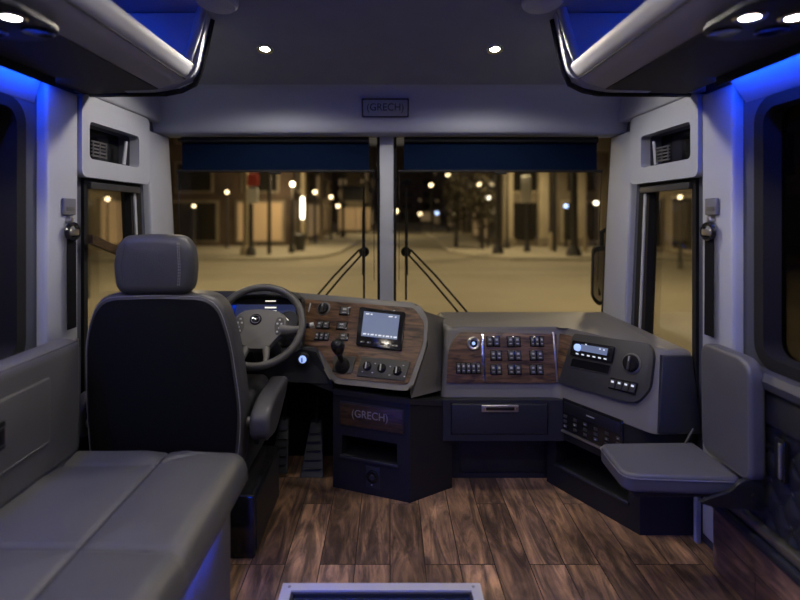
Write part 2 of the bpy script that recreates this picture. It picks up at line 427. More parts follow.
# corner fillet panels joining header and boxes
for s, nm in ((-1, 'trim_11'), (1, 'trim_12')):
    b = B(); box(b, *sorted((s*(WX-.05), s*(WX-.001))), 2.0, 2.62, 1.713, 1.90, .012); struct(nm, b, 'vinyl')
# lower wall panels, window ledge and sills
b = B(); prism(b, [(1.199, -1.5, .70), (1.150, -1.5, .715), (1.143, -1.5, .74), (1.155, -1.5, .762), (1.199, -1.5, .765)], (0, 3.255, 0)); struct('trim_13', b, 'ledge_vinyl')
b = B(); prism(b, [(-1.199, -1.5, .70), (-1.150, -1.5, .715), (-1.143, -1.5, .74), (-1.155, -1.5, .762), (-1.199, -1.5, .765)], (0, 3.255, 0)); struct('trim_14', b, 'ledge_vinyl')
b = B(); box(b, 1.165, 1.199, -1.5, 1.76, .60, .699, .01); struct('trim_15', b, 'leather_dark')
# quilted panel: real puffed diamonds
b = B(); ny, nz = 330, 66; y0, y1, z0, z1 = -1.5, 1.755, .28, .595; g = []
for i in range(ny+1):
    row = []
    for j in range(nz+1):
        y = y0+(y1-y0)*i/ny; z = z0+(z1-z0)*j/nz; p = .085
        a = abs(((y+z*.8)/p) % 1-.5)*2; c = abs(((y-z*.8)/p) % 1-.5)*2
        hgt = .013*(1-max(a, c)**4)
        row.append(b.verts.new((1.188-hgt, y, z)))
    g.append(row)
for i in range(ny):
    for j in range(nz): b.faces.new((g[i][j], g[i+1][j], g[i+1][j+1], g[i][j+1]))
qp = struct('trim_16', b, 'quilt', angle=180)
b = B(); z = z0
p = .085
for k in range(-30, 70):
    for sg in (1, -1):
        c0 = k*p   # y + sg*.8 z = c0
        ya, yb = c0-sg*.8*z0, c0-sg*.8*z1
        if min(ya, yb) < .6 or max(ya, yb) > 1.755: continue
        n = 22
        for q in range(n):
            t0, t1 = q/n, (q+.55)/n
            A = Vector((1.186, ya+(yb-ya)*t0, z0+(z1-z0)*t0)); C = Vector((1.186, ya+(yb-ya)*t1, z0+(z1-z0)*t1)); tube(b, (A, C), .0011, 4)
struct('stitching', b, 'thread', qp)
b = B(); box(b, 1.155, 1.199, -1.5, 1.86, .245, .275, .006); struct('trim_17', b, 'steel')
# wooden riser on the right
b = B(); box(b, 1.145, 1.199, -1.5, 1.845, 0, .225, .004); struct('trim_18', b, 'riser_wood')
b = B(); box(b, 1.135, 1.165, -1.5, 1.86, .215, .243, .008); struct('trim_19', b, 'dark_plastic')
b = B(); box(b, 1.163, 1.183, 1.975, 1.995, 0, .345, .004); struct('trim_20', b, 'vinyl')

# ================================================================== HEADER FITTINGS
def badge():
    p0 = P(385.5, 107, 2.60); fr = Frame(P(362, 117.5, 2.617), P(409, 117.5, 2.617), P(362, 98, 2.577))
    t = thing('name_badge', p0, 'small rectangular metal name badge reading GRECH above the windscreen post', 'badge')
    u0, v0 = fr.uv(362, 117); u1, v1 = fr.uv(409, 98)
    b = B(); fr.box(b, u0, u1, v0, v1, .0, .008, .002); new_obj('plate', b, 'badge_metal', t)
    b = B(); fr.ring(b, rr(u0, u1, v0, v1, .006), rr(u0+.007, u1-.007, v0+.007, v1-.007, .004), .008, .0105); new_obj('border', b, 'badge_dark', t)
    text_mesh('lettering', '(GRECH)', .052, fr, (u0+u1)/2, (v0+v1)/2+.003, .009, 'badge_dark', t, sx=.92)
badge()

def blind(x0, x1, lab):
    t = thing('roller_blind', ((x0+x1)/2, 2.70, 1.66), lab, 'blind', 'navy blinds over the windscreen')
    zt, zb = 1.66, 1.485
    b = B(); box(b, x0, x1, 2.722, 2.726, zb, zt-.02); new_obj('fabric', b, 'blind_cloth', t)
    b = B(); tube(b, [(x0, 2.715, zt-.018), (x1, 2.715, zt-.018)], .016, 14); new_obj('roller', b, 'rubber', t)
    b = B(); box(b, x0-.03, x1+.03, 2.718, 2.730, zb-.012, zb+.001, .003); new_obj('bottom_bar', b, 'rubber', t)
    for x in (x0-.025, x1+.025):
        b = B(); tube(b, [(x, 2.724, zb-.01), (x, 2.775, .90)], .0016, 6); new_obj('guide_cord', b, 'rubber', t)
    b = B(); box(b, (x0+x1)/2-.03, (x0+x1)/2+.03, 2.712, 2.724, zb-.022, zb-.010, .003); new_obj('pull_tab', b, 'rubber', t)
blind(P(182, 0, 2.72).x, P(369, 0, 2.72).x, 'dark navy roller blind pulled down above the driver-side windscreen')
blind(P(404, 0, 2.72).x, P(597, 0, 2.72).x, 'dark navy roller blind pulled down above the right-hand windscreen')

LIGHTS = []
def lamp_light(name, loc, energy, size=.05, col=(1, .91, .79), spot=None):
    l = bpy.data.lights.new(name, 'SPOT' if spot else 'POINT'); l.energy = energy; l.color = col; l.shadow_soft_size = size
    if spot: l.spot_size = math.radians(spot); l.spot_blend = .35
    o = bpy.data.objects.new(name, l); COL.objects.link(o); o.location = loc; return o
# ceiling downlights: two on the sloping front part, a row behind the viewpoint added unseen as fill
nsl = Vector((0, -.236, -1)).normalized()
def downlight(loc, n, lab, grp=None, e=13):
    t = thing('ceiling_light', loc, lab, 'ceiling light', grp)
    loc = Vector(loc)
    b = B(); lathe(b, [(.019, .001), (.036, .001), (.037, .004), (.034, .007), (.022, .006), (.019, .003)], loc, n, 28); new_obj('bezel', b, 'chrome', t)
    b = B(); lathe(b, [(.019, .0015), (.019, .004), (.012, .006), (0, .0065)], loc, n, 24); new_obj('lens', b, 'lamp_white', t)
    l = lamp_light('downlight_beam', loc+n*.035, e, .03, spot=168); l.rotation_euler = n.to_track_quat('-Z', 'Y').to_euler()
def ceilz(y): return 2.06 if y < 1.72 else (2.06-(y-1.72)/.23*.04 if y < 1.95 else 2.02-(y-1.95)*.241)
downlight((P(265, 50, 2.21).x, 2.21, ceilz(2.21)), nsl, 'left lit round downlight in the front ceiling slope')
downlight((P(495, 50, 2.21).x, 2.21, ceilz(2.21)), nsl, 'right lit round downlight in the front ceiling slope')
for y, e_ in ((.9, 6), (-.3, 2), (-1.4, 1)):
    for x in (-.35, .35):
        downlight((x, y, 2.06), Vector((0, 0, -1)), 'small round downlight added as unseen fill in the cabin ceiling behind', 'added fill downlights', e_)
# rounded grey pods on the ceiling beside the lockers
for sx, lab in ((-.60, 'rounded grey ceiling pod beside the left locker'), (.53, 'rounded grey ceiling pod beside the right locker')):
    b = B(); lathe(b, [(0, -.06), (.060, -.058), (.070, -.048), (.074, 0), (.074, .04)], (sx, 1.80, 2.035), (0, 0, 1), 32, 1, 1.4)
    tag(new_obj('ceiling_pod', b, 'vinyl'), lab, 'ceiling pod')

# ================================================================== OVERHEAD LOCKERS
def locker(s, sh, lab):
    t = thing('overhead_locker', (s*.95, 0, 1.71), lab, 'overhead locker')
    Y0, Y1 = -1.6, 1.99
    X = lambda x: s*(x+sh)
    xo = s*1.198
    # underside
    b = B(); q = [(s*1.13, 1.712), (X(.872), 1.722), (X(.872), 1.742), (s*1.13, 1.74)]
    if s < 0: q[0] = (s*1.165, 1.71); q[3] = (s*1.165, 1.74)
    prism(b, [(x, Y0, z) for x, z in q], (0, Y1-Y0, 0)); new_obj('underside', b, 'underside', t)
    # rounded rail
    b = B(); q = smooth_loop([Vector((X(.874), z, 0)) for z in ()] or [Vector(p) for p in ((X(.874), 1.722, 0), (X(.80), 1.745, 0), (X(.755), 1.772, 0), (X(.738), 1.80, 0), (X(.735), 1.818, 0), (X(.752), 1.82, 0), (X(.775), 1.80, 0), (X(.874), 1.775, 0))], .012, 4)
    prism(b, [(p.x, Y0, p.y) for p in q], (0, Y1-Y0-.02, 0)); new_obj('rail', b, 'silver_rail', t)
    b = B(); tube(b, [(X(.7705), Y0, 1.7615), (X(.7705), Y1-.02, 1.7615)], .0022, 6); new_obj('rail_seam', b, 'rubber', t)
    # lining: floor + back + top
    b = B()
    prism(b, [(x, Y0, z) for x, z in ((X(.775), 1.785), (X(.775), 1.79), (s*1.19, 1.765), (s*1.19, 1.755))], (0, Y1-Y0-.02, 0))
    box(b, *sorted((s*1.185, s*1.195)), Y0, Y1-.02, 1.765, 2.0)
    new_obj('lining', b, 'bin_lining', t)
    # front end panel with a raised, curved frame
    pts = smooth_loop([Vector(p) for p in ((s*1.19, 1.715, 0), (X(.86), 1.718, 0), (X(.735), 1.775, 0), (X(.715), 1.86, 0), (X(.685), 2.012, 0), (s*1.19, 2.012, 0))], [0, .06, .05, .03, 0, 0], 6)
    b = B(); loft(b, [(p.x, Y1-.035, p.y) for p in pts], [(p.x, Y1+.005, p.y) for p in pts], .006); new_obj('end_panel', b, 'vinyl', t)
    b = B()
    fp = smooth_loop([Vector(p) for p in ((X(.765), Y1-.05, 1.80), (X(.745), Y1-.05, 1.86), (X(.72), Y1-.05, 1.94), (X(.70), Y1-.05, 2.02))], [0, .05, .05, 0], 5)
    tube(b, [(p.x, p.y, p.z) for p in fp], .018, 12); new_obj('end_frame', b, 'vinyl', t)
    b = B()
    fp = [(s*1.15, Y1+.004, 1.712), (X(.86), Y1+.008, 1.716), (X(.80), Y1+.008, 1.728), (X(.75), Y1+.008, 1.752), (X(.728), Y1+.008, 1.80), (X(.71), Y1+.008, 1.87), (X(.683), Y1+.008, 2.0)]
    tube(b, fp, .011, 8); new_obj('edge_piping', b, 'gloss_black', t)
    # divider frames further back
    for yy in (1.0, .0, -1.0):
        b = B(); loft(b, [(p.x, yy, p.y) for p in pts if True], [(p.x, yy+.02, p.y) for p in pts]); new_obj('divider', b, 'vinyl', t)
    # led strip in the locker, on the ceiling corner
    b = B(); box(b, *sorted((s*1.10, s*1.12)), Y0+.05, Y1-.1, 2.035, 2.045); new_obj('led_strip', b, 'led_bin', t)
locker(-1, 0, 'left open overhead locker with rounded grey rail and blue-lit inside')
locker(1, -.06, 'right open overhead locker with rounded grey rail and blue-lit inside')
# blue led strips washing the walls under the lockers
for s, lab in ((-1, 'blue light strip under the left locker along the wall'), (1, 'blue light strip under the right locker along the wall')):
    xa = 1.145 if s < 0 else 1.115
    b = B(); prism(b, [(s*(xa-.014), YB+.05, 1.682), (s*(xa-.018), YB+.05, 1.682), (s*(xa-.018), YB+.05, 1.712), (s*(xa+.002), YB+.05, 1.712), (s*(xa+.002), YB+.05, 1.704), (s*(xa-.014), YB+.05, 1.704)], (0, 1.75-YB-.05, 0))
    t = thing('led_strip_light', (s*xa, 0, 1.70), lab, 'led strip')
    new_obj('housing', b, 'black_plastic', t)
    b = B(); box(b, *sorted((s*(xa-.010), s*(xa-.001))), YB+.05, 1.75, 1.694, 1.7035); new_obj('diffuser', b, 'led_blue', t)

# lamp and vent plates under the lockers
def reading(s, x0, lab):
    z = 1.7115
    t = thing('reading_light_panel', (s*.96, 1.25, z), lab, 'reading light')
    zz = 1.712
    b = B(); lp = smooth_loop([Vector((s*x0, 1.09, 0)), Vector((s*(x0+.24), 1.09, 0)), Vector((s*(x0+.24), 1.31, 0)), Vector((s*(x0+.12), 1.37, 0)), Vector((s*(x0+.0), 1.30, 0))], .06, 6)
    loft(b, [(p.x, p.y, 1.703) for p in lp], [(p.x, p.y, 1.714) for p in lp], .003); new_obj('plate', b, 'dark_plastic', t)
    for k, (xx, yy) in enumerate(((x0+.055, 1.185), (x0+.16, 1.185))):
        c = (s*xx, yy, 1.703)
        b = B(); lathe(b, [(.020, 0), (.034, 0), (.035, .003), (.031, .007), (.023, .006), (.020, .002)], c, (0, 0, -1), 28); new_obj('lamp_bezel', b, 'chrome', t)
        b = B(); lathe(b, [(.020, .001), (.020, .003), (.012, .004), (0, .0045)], c, (0, 0, -1), 24); new_obj('lamp_lens', b, 'lamp_white', t)
        l = lamp_light('reading_beam', (s*xx, yy, 1.66), 3.6, .03, spot=130)
    for k, (xx, yy) in enumerate(((x0+.06, 1.285), (x0+.17, 1.275))):
        c = (s*xx, yy, 1.703)
        b = B(); lathe(b, [(.022, 0), (.036, 0), (.037, .003), (.032, .005), (.026, .003)], c, (0, 0, -1), 26); new_obj('air_vent', b, 'gloss_black', t)
reading(-1, .81, 'reading lamp and air vent plate under the left locker')
reading(1, .765, 'reading lamp and air vent plate under the right locker')

# ================================================================== SEAT BELTS
def belt(s, Y, ztop, lab, zend, guide_lab):
    x = s*(WX-.036)
    t = thing('seat_belt', (x, Y, ztop), lab, 'seat belt')
    pz = ztop
    X = lambda d: s*(WX-.036-d)
    b = B(); box(b, *sorted((X(.001), X(.012))), Y-.04, Y+.03, pz+.015, pz+.075, .004); new_obj('anchor_cover', b, 'vinyl_dark', t)
    b = B(); box(b, *sorted((X(.012), X(.014))), Y-.028, Y+.018, pz+.03, pz+.045, .001); new_obj('cover_slot', b, 'grey_plastic', t)
    b = B(); lathe(b, [(.012, 0), (.012, .016), (.008, .02), (0, .02)], (X(.001), Y-.005, pz-.002), (-s, 0, 0), 18); new_obj('bolt', b, 'steel', t)
    b = B(); ring = [(X(.02), Y-.005+.034*math.cos(a), pz-.045+.028*math.sin(a)) for a in [2*PI*k/20 for k in range(20)]]
    tube(b, ring, .008, 8, closed=True); new_obj('guide_loop', b, 'gloss_black', t)
    b = B(); box(b, *sorted((X(.006), X(.03))), Y-.03, Y+.022, pz-.06, pz-.035, .006); new_obj('guide_bar', b, 'steel', t)
    b = B(); prism(b, [(X(.016), Y-.03, pz-.06), (X(.016), Y+.022, pz-.06), (X(.018), Y+.022, zend), (X(.018), Y-.03, zend)], (s*.0025, 0, 0)); new_obj('webbing', b, 'webbing', t)
    return t
tb = belt(-1, P(0, 0, 1.0).y*0+1.88, 1.235, 'black seat belt hanging from the left pillar behind the driver seat', .84, '')
b = B(); box(b, -1.15, -1.135, 1.87, 1.90, .70, .80, .003); new_obj('tongue', b, 'steel', tb)
belt(1, 1.875, 1.235, 'black seat belt hanging from the right pillar behind the jump seat', .815, '')

# dark grab rail across the driver's side window
t = thing('grab_rail', (-1.17, 2.1, 1.1), 'dark grab rail crossing the driver side window beside the headrest', 'grab rail')
b = B(); prism(b, [(-1.165, 2.0, 1.175), (-1.165, 2.30, 1.085), (-1.165, 2.30, 1.05), (-1.165, 2.0, 1.14)], (.022, 0, 0), .004); new_obj('rail', b, 'dark_walnut', t)
b = B(); prism(b, [(-1.165, 2.255, 1.062), (-1.165, 2.30, 1.049), (-1.165, 2.30, .56), (-1.165, 2.255, .56)], (.02, 0, 0), .004); new_obj('post', b, 'rubber', t)

# ================================================================== BENCH
def bench():
    t = thing('bench_seat', (-.8, .6, 0), 'long grey leather bench along the left wall with blue light below', 'bench')
    x0, x1, y0, y1, zt, R = -1.045, -.475, -1.2, 1.785, .455, .06
    def seam(x, y):
        d = abs(x+.745)
        d = min(d, abs(y-(1.245-.1*max(0, x+.72)**2*3)))
        d = min(d, abs(y-1.66) if x < -.745 else 9)
        # curve sweeping from the seam to the far corner
        if x >= -.745:
            yy = 1.66+.09*math.sin(min(1, (x+.745)/.2)*PI/2); d = min(d, abs(y-yy))
        return d
    b = B(); g = []
    nx, ny = 74, 300
    ys = [y0+(y1-y0)*j/ny for j in range(ny+1)]; xs = [x0+(x1-x0)*i/nx for i in range(nx+1)]
    def e(q): return q
    for j, y in enumerate(ys):
        row = []
        for i, x in enumerate(xs):
            dx = max(0, R-(x1-x)); dy = max(0, R-(y1-y)); d = min(R, math.hypot(dx, dy))
            z = zt-R+math.sqrt(max(0, R*R-d*d))
            # corner rounding in plan
            xx, yy = x, y
            if dx > 0 and dy > 0 and math.hypot(dx, dy) > R:
                k = R/math.hypot(dx, dy); xx = x1-R+dx*k; yy = y1-R+dy*k
            z += -.010*math.exp(-(seam(x, y)/.006)**2)+.010*(1-math.exp(-(seam(x, y)/.06)**2)) if d < R*.98 else 0
            z += .004*math.sin(x*9+1)*math.sin(y*5)
            row.append(b.verts.new((xx, yy, z)))
        g.append(row)
    for j in range(ny):
        for i in range(nx): b.faces.new((g[j][i], g[j][i+1], g[j+1][i+1], g[j+1][i]))
    # skirts: cushion sides down to its underside
    zb = .345
    edge = [g[j][nx] for j in range(ny+1)]+[g[ny][i] for i in range(nx-1, -1, -1)]
    low = [b.verts.new((v.co.x-(.012 if k <= ny else 0), v.co.y-(.01 if k >= ny else 0), zb)) for k, v in enumerate(edge)]
    mid = [b.verts.new((v.co.x+(.002 if k <= ny else 0), v.co.y, (v.co.z+zb)/2)) for k, v in enumerate(edge)]
    for k in range(len(edge)-1):
        b.faces.new((edge[k], mid[k], mid[k+1], edge[k+1])); b.faces.new((mid[k], low[k], low[k+1], mid[k+1]))
    bmesh.ops.remove_doubles(b, verts=b.verts[:], dist=.0002)
    cu = new_obj('cushion', b, 'leather', t, angle=180)
    def zs(x, y): return zt-.0085+.004*math.sin(x*9+1)*math.sin(y*5)
    paths = [[(-.745, y0+.05+(1.72-y0-.05)*k/60) for k in range(61)], [(-1.03+.46*k/30, 1.245-.1*max(0, -1.03+.46*k/30+.72)**2*3) for k in range(31)], [(-1.03+.285*k/12, 1.66) for k in range(13)], [(-.745+.2*k/12, 1.66+.09*math.sin(k/12*PI/2)*.8) for k in range(13)]]
    for pth in paths:
        b = B(); tube(b, [(x, y, zs(x, y)) for x, y in pth], .0026, 6); new_obj('seam', b, 'leather_dark', cu)
    b = B(); box(b, -1.19, -.51, y0, 1.67, 0, .344, .01); new_obj('base', b, 'bench_base', t)
    # backrest along the wall
    b = B(); box(b, -1.155, -1.035, y0, 1.77, .40, .70, .02)
    b.free(); b = B(); box(b, -1.142, -1.045, y0, 1.775, .44, .835, .035, 5); new_obj('backrest', b, 'leather', t)
    b = B(); box(b, -1.05, -1.036, .2, 1.59, .555, .755, .006, 3); pn = new_obj('armrest_panel', b, 'leather', t)
    b = B()
    for q in range(90): tube(b, [(-1.0345, .25+q*.0148, .563), (-1.0345, .25+q*.0148+.009, .563)], .0011, 4)
    new_obj('stitching', b, 'thread', pn)
    b = B(); box(b, -1.037, -1.028, 1.33, 1.395, .625, .70, .006, 3); lt = new_obj('latch', b, 'gloss_black', t)
    b = B(); tube(b, [(-1.026, 1.345, .64), (-1.026, 1.345, .685), (-1.026, 1.385, .685), (-1.026, 1.385, .64)], .0025, 8, closed=True); new_obj('latch_ring', b, 'chrome', lt)
    b = B(); tube(b, [(-1.046, y0+.02, .828), (-1.046, 1.74, .828)], .0015, 5); new_obj('piping', b, 'leather_dark', t)
    # blue strip under the cushion lip
    b = B(); box(b, -.509, -.501, y0+.1, 1.55, .335, .344); new_obj('led_strip', b, 'led_bench', t)
bench()

# ================================================================== DRIVER SEAT
def rot_about(c, rz):
    return Matrix.Translation(c) @ Matrix.Rotation(rz, 4, 'Z') @ Matrix.Translation(-Vector(c))
def outline_cushion(bm, pts, y0, y1, r, seg=5, puff=0):
    lp = smooth_loop([Vector((p[0], 0, p[1])) for p in pts], [p[2] for p in pts], 7)
    pillow(bm, [(p.x, y0, p.z) for p in lp], (0, y1-y0, 0), r, 8, True, puff)
    return lp
def driver_seat():
    cx = -.815
    t = thing('driver_seat', (cx, 2.05, 0), 'dark grey leather driver seat with headrest and right armrest', 'seat')
    # backrest
    b = B(); pts = [(cx-.27, .30, .06), (cx+.27, .30, .06), (cx+.290, .52, .1), (cx+.250, .80, .1), (cx+.195, .962, .10), (cx+.0, .970, .1), (cx-.245, .962, .10), (cx-.292, .82, .1), (cx-.290, .56, .1)]
    lp = outline_cushion(b, pts, 1.872, 2.0, .032, 6)
    new_obj('backrest', b, 'leather_seat', t, angle=80)
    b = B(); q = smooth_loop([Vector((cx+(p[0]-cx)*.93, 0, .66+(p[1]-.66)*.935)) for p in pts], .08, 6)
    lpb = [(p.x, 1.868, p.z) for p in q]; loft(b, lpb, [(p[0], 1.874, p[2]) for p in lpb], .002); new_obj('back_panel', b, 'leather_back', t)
    b = B(); q2 = smooth_loop([Vector((cx+(p[0]-cx)*.965, 0, .68+(p[1]-.68)*.965)) for p in pts], .09, 6)
    pth = [(p.x, 1.8755, p.z) for p in q2]; tube(b, pth, .0014, 6, closed=True); new_obj('piping', b, 'thread', t)
    # headrest
    hx = cx-.040
    hb = B(); hp = [(hx-.135, .962, .05), (hx+.138, .962, .05), (hx+.148, 1.07, .06), (hx+.138, 1.14, .06), (hx+.105, 1.175, .05), (hx, 1.182, .1), (hx-.105, 1.175, .05), (hx-.135, 1.14, .06), (hx-.148, 1.07, .06)]
    outline_cushion(hb, hp, 1.86, 1.955, .036, 8, .006); h = new_obj('headrest', hb, 'leather_seat', t)
    b = B()
    for dx in (.100, .106):
        for q in range(15):
            z0 = .998+q*.0104; tube(b, [(hx+dx+.002*math.sin(q*.3)-.004, 1.8590, z0), (hx+dx+.002*math.sin(q*.3+.2)-.004, 1.8590, z0+.007)], .0012, 5)
    new_obj('stitching', b, 'thread', h)
    b = B(); tube(b, [(hx-.098, 1.8602, .995), (hx-.106, 1.8602, 1.07), (hx-.092, 1.8602, 1.145)], .0012, 6); new_obj('headrest_seam', b, 'leather_dark', h)
    for dx in (-.07, .07):
        b = B(); tube(b, [(hx+dx, 1.92, .92), (hx+dx, 1.92, 1.01)], .007, 10); new_obj('headrest_post', b, 'steel', t)
    # seat cushion and valance
    b = B(); box(b, cx-.26, cx+.26, 1.99, 2.42, .40, .52, .04, 5); new_obj('seat_cushion', b, 'leather_seat', t)
    b = B(); box(b, cx-.27, cx+.265, 1.90, 2.38, .24, .40, .025, 4); new_obj('valance', b, 'dark_plastic', t)
    b = B(); box(b, cx-.2, cx+.325, 1.885, 2.30, .0, .235, .012, 3); new_obj('pedestal', b, 'gloss_black', t)
    b = B(); box(b, cx+.325, cx+.328, 1.90, 2.28, .02, .22, .001, 1); new_obj('pedestal_side', b, 'black_plastic', t)
    # side lever plate
    b = B(); prism(b, [(cx+.285, 2.02, .36), (cx+.285, 2.20, .36), (cx+.285, 2.24, .44), (cx+.285, 2.16, .50), (cx+.285, 2.02, .44)], (.02, 0, 0), .006); sp = new_obj('side_plate', b, 'dark_plastic', t)
    b = B(); tube(b, [(cx+.315, 2.10, .345), (cx+.33, 2.16, .36), (cx+.335, 2.20, .40)], .007, 8); new_obj('lever', b, 'steel', sp)
    # armrests
    for s in (1, -1):
        ax = cx+s*.345
        lp = smooth_loop([Vector(p) for p in ((0, 1.86, .44), (0, 1.99, .415), (0, 2.18, .50), (0, 2.24, .545), (0, 2.20, .572), (0, 1.96, .565), (0, 1.86, .53))], [.04, .05, .05, .03, .03, .05, .04], 5)
        w = .037
        b = B(); pillow(b, [(ax-w, p.y, p.z) for p in lp], (2*w, 0, 0), .018, 6); ar = new_obj('armrest', b, 'leather_seat', t)
        b = B(); tube(b, [(ax, 1.93, .48), (ax-s*.07, 1.94, .48)], .018, 12); new_obj('armrest_pivot', b, 'steel', ar)
driver_seat()

# ================================================================== DASHBOARD
BL = P(333, 380, 2.37); BR = P(408, 386, 2.25); TR = P(417, 306, 2.42)
FL = Frame(BL, BR, TR)
dash = thing('dashboard', (-.1, 2.5, .6), 'grey dashboard shell with walnut panels sweeping across below the windscreen', 'dashboard')
def rim_and_body(fr, outline, radii, back, m='grey_plastic', nm='shell'):
    q = [Vector((*fr.uv(*p), 0)) for p in outline]
    n0 = 5; lp = smooth_loop(q, radii, n0)
    A = [fr.at(p.x, p.y, 0) for p in lp]
    Bk = [Vector(back(a)) for a in A]
    b = B(); loft(b, A, Bk, .012, 4); return new_obj(nm, b, m, dash)
# left switch fascia (angled towards the driver)
outL = [(291, 292), (418, 303), (428, 318), (427, 345), (412, 389), (404, 391), (331, 383), (318, 358), (311, 350), (290, 347)]
rim_and_body(FL, outL, [.02, .05, .03, .04, .03, .02, .03, .02, .02, .02], lambda a: (a.x+.03 if a.x > -.3 else a.x, 2.86, a.z-.075), 'rim_plastic')
woodL = [(300, 299), (414, 308), (424, 322), (423, 343), (408, 385), (337, 378), (323, 354), (314, 346), (298, 345)]
b = B(); q = smooth_loop([Vector((*FL.uv(*p), 0)) for p in woodL], .02, 5)
loft(b, [FL.at(p.x, p.y, .004) for p in q], [FL.at(p.x, p.y, -.004) for p in q], .002)
new_obj('switch_fascia', b, 'walnut', dash)
# flank of the left section, running back to the right section
b = B()
pl = [P(424, 311, 2.44), P(428, 345, 2.33), P(410, 391, 2.245), P(411, 398, 2.24)]
pr_ = [P(450, 320, 2.72), P(446, 330, 2.60), P(443, 380, 2.45), P(443, 390, 2.42)]
loft(b, [pl[0], pl[1], pl[2], pl[3], pl[3]+Vector((0, .5, 0)), pl[0]+Vector((0, .4, -.085))], [pr_[0], pr_[1], pr_[2], pr_[3], pr_[3]+Vector((0, .3, 0)), pr_[0]+Vector((0, .1, -.02))])
new_obj('flank', b, 'grey_plastic', dash, angle=60)
# driver instrument part
FC = Frame(P(232, 352, 2.42), P(300, 352, 2.42), P(232, 300, 2.52))
outC = [(130, 290), (225, 291), (292, 291), (302, 300), (302, 348), (296, 352), (130, 352)]
rim_and_body(FC, outC, [0, .06, .03, .02, .01, .01, 0], lambda a: (a.x, 2.86, a.z-.055), 'dark_plastic')
b = B(); q = smooth_loop([Vector((*FC.uv(*p), 0)) for p in ((233, 299), (296, 299), (301, 312), (301, 346), (228, 346), (228, 312))], .02, 5)
loft(b, [FC.at(p.x, p.y, .006) for p in q], [FC.at(p.x, p.y, -.004) for p in q], .002); new_obj('cluster_surround', b, 'gloss_black', dash)
# hood over the instruments
b = B(); u0, v0 = FC.uv(229, 299); u1, v1 = FC.uv(302, 299); hp = []
arc = [(u0+(u1-u0)*k/12, v0+.022*math.sin(PI*k/12)) for k in range(13)]
lo = [(u, v-.012) for u, v in arc[::-1]]
lp = arc+lo
loft(b, [FC.at(u, v, .055) for u, v in lp], [FC.at(u, v, -.02) for u, v in lp]); new_obj('instrument_hood', b, 'dark_plastic', dash)
# right section: fascia 1 (switch rows), fascia 2 (radio)
A1 = P(443, 392, 2.39); B1 = P(558, 386, 2.39); B1.z = A1.z = P(443, 389, 2.39).z
F1 = Frame(A1, B1, A1+Vector((0, .075, .27)))
B2 = Vector((1.01, 1.985, B1.z)); F2 = Frame(B1, B2, B1+Vector((.05, .07, .27)))
o1 = [(447, 322), (560, 324), (560, 392), (442, 393)]
q = [Vector((*F1.uv(*p), 0)) for p in o1]
H = .27
def rightbody():
    # plan outline of the dash top, then lofted down with the fascias leaning back
    pl_low = [Vector((A1.x-.01, A1.y-.010, 0)), Vector((B1.x-.006, B1.y-.010, 0)), Vector((1.004, 1.975, 0)), Vector((1.185, 1.985, 0)), Vector((1.185, 2.86, 0)), Vector((A1.x-.01, 2.86, 0))]
    pl_top = [Vector((A1.x+.02, A1.y+.075, 0)), Vector((B1.x+.048, B1.y+.074, 0)), Vector((1.06, 2.055, 0)), Vector((1.185, 2.05, 0)), Vector((1.185, 2.86, 0)), Vector((A1.x+.02, 2.86, 0))]
    zl, zt = A1.z-.035, A1.z+.27
    t = bmesh.new()
    lo_ = smooth_loop(pl_low, [.03, .03, .035, 0, 0, 0], 5); to_ = smooth_loop(pl_top, [.03, .03, .035, 0, 0, 0], 5)
    a = [t.verts.new((p.x, p.y, zl)) for p in lo_]; c = [t.verts.new((p.x, p.y, zt)) for p in to_]; n = len(a)
    t.faces.new(a[::-1]); ft = t.faces.new(c)
    for i in range(n): t.faces.new((a[i], a[(i+1) % n], c[(i+1) % n], c[i]))
    bmesh.ops.bevel(t, geom=[e for e in ft.edges], offset=.022, segments=5, profile=.5, affect='EDGES')
    b = B(); merge(b, t); new_obj('shell', b, 'rim_plastic', dash)
rightbody()
w1 = [(458, 332), (556, 334), (556, 383), (446, 383), (448, 350)]
b = B(); q = smooth_loop([Vector((*F1.uv(*p), 0)) for p in w1], [.03, .005, .005, .01, .05], 5)
loft(b, [F1.at(p.x, p.y, .012) for p in q], [F1.at(p.x, p.y, .0) for p in q], .003); new_obj('switch_fascia', b, 'walnut', dash)
w2a = [(558, 333), (577, 337), (566, 378), (557, 381)]
b = B(); q = [F2.uv(*p) for p in w2a]
loft(b, [F2.at(u, v, .013) for u, v in q], [F2.at(u, v, 0) for u, v in q], .002); new_obj('fascia_strip', b, 'walnut', dash)
w2 = [(576, 334), (652, 344), (656, 356), (652, 390), (640, 403), (626, 402), (560, 383)]
b = B(); q = smooth_loop([Vector((*F2.uv(*p), 0)) for p in w2], [.01, .03, .03, .03, .03, .02, .01], 5)
loft(b, [F2.at(p.x, p.y, .016) for p in q], [F2.at(p.x, p.y, 0) for p in q], .003); new_obj('radio_fascia', b, 'panel_grey', dash)
# dark end cheek closing the right end of the dash
b = B()
zl, zt = A1.z-.030, A1.z+.235
zt += .012
loft(b, [(1.018, 1.970, zl), (1.184, 1.975, zl), (1.184, 2.034, zt), (1.066, 2.034, zt)], [(1.018, 2.04, zl), (1.184, 2.04, zl), (1.184, 2.09, zt), (1.066, 2.09, zt)], .005); new_obj('end_cheek', b, 'cheek_plastic', dash)
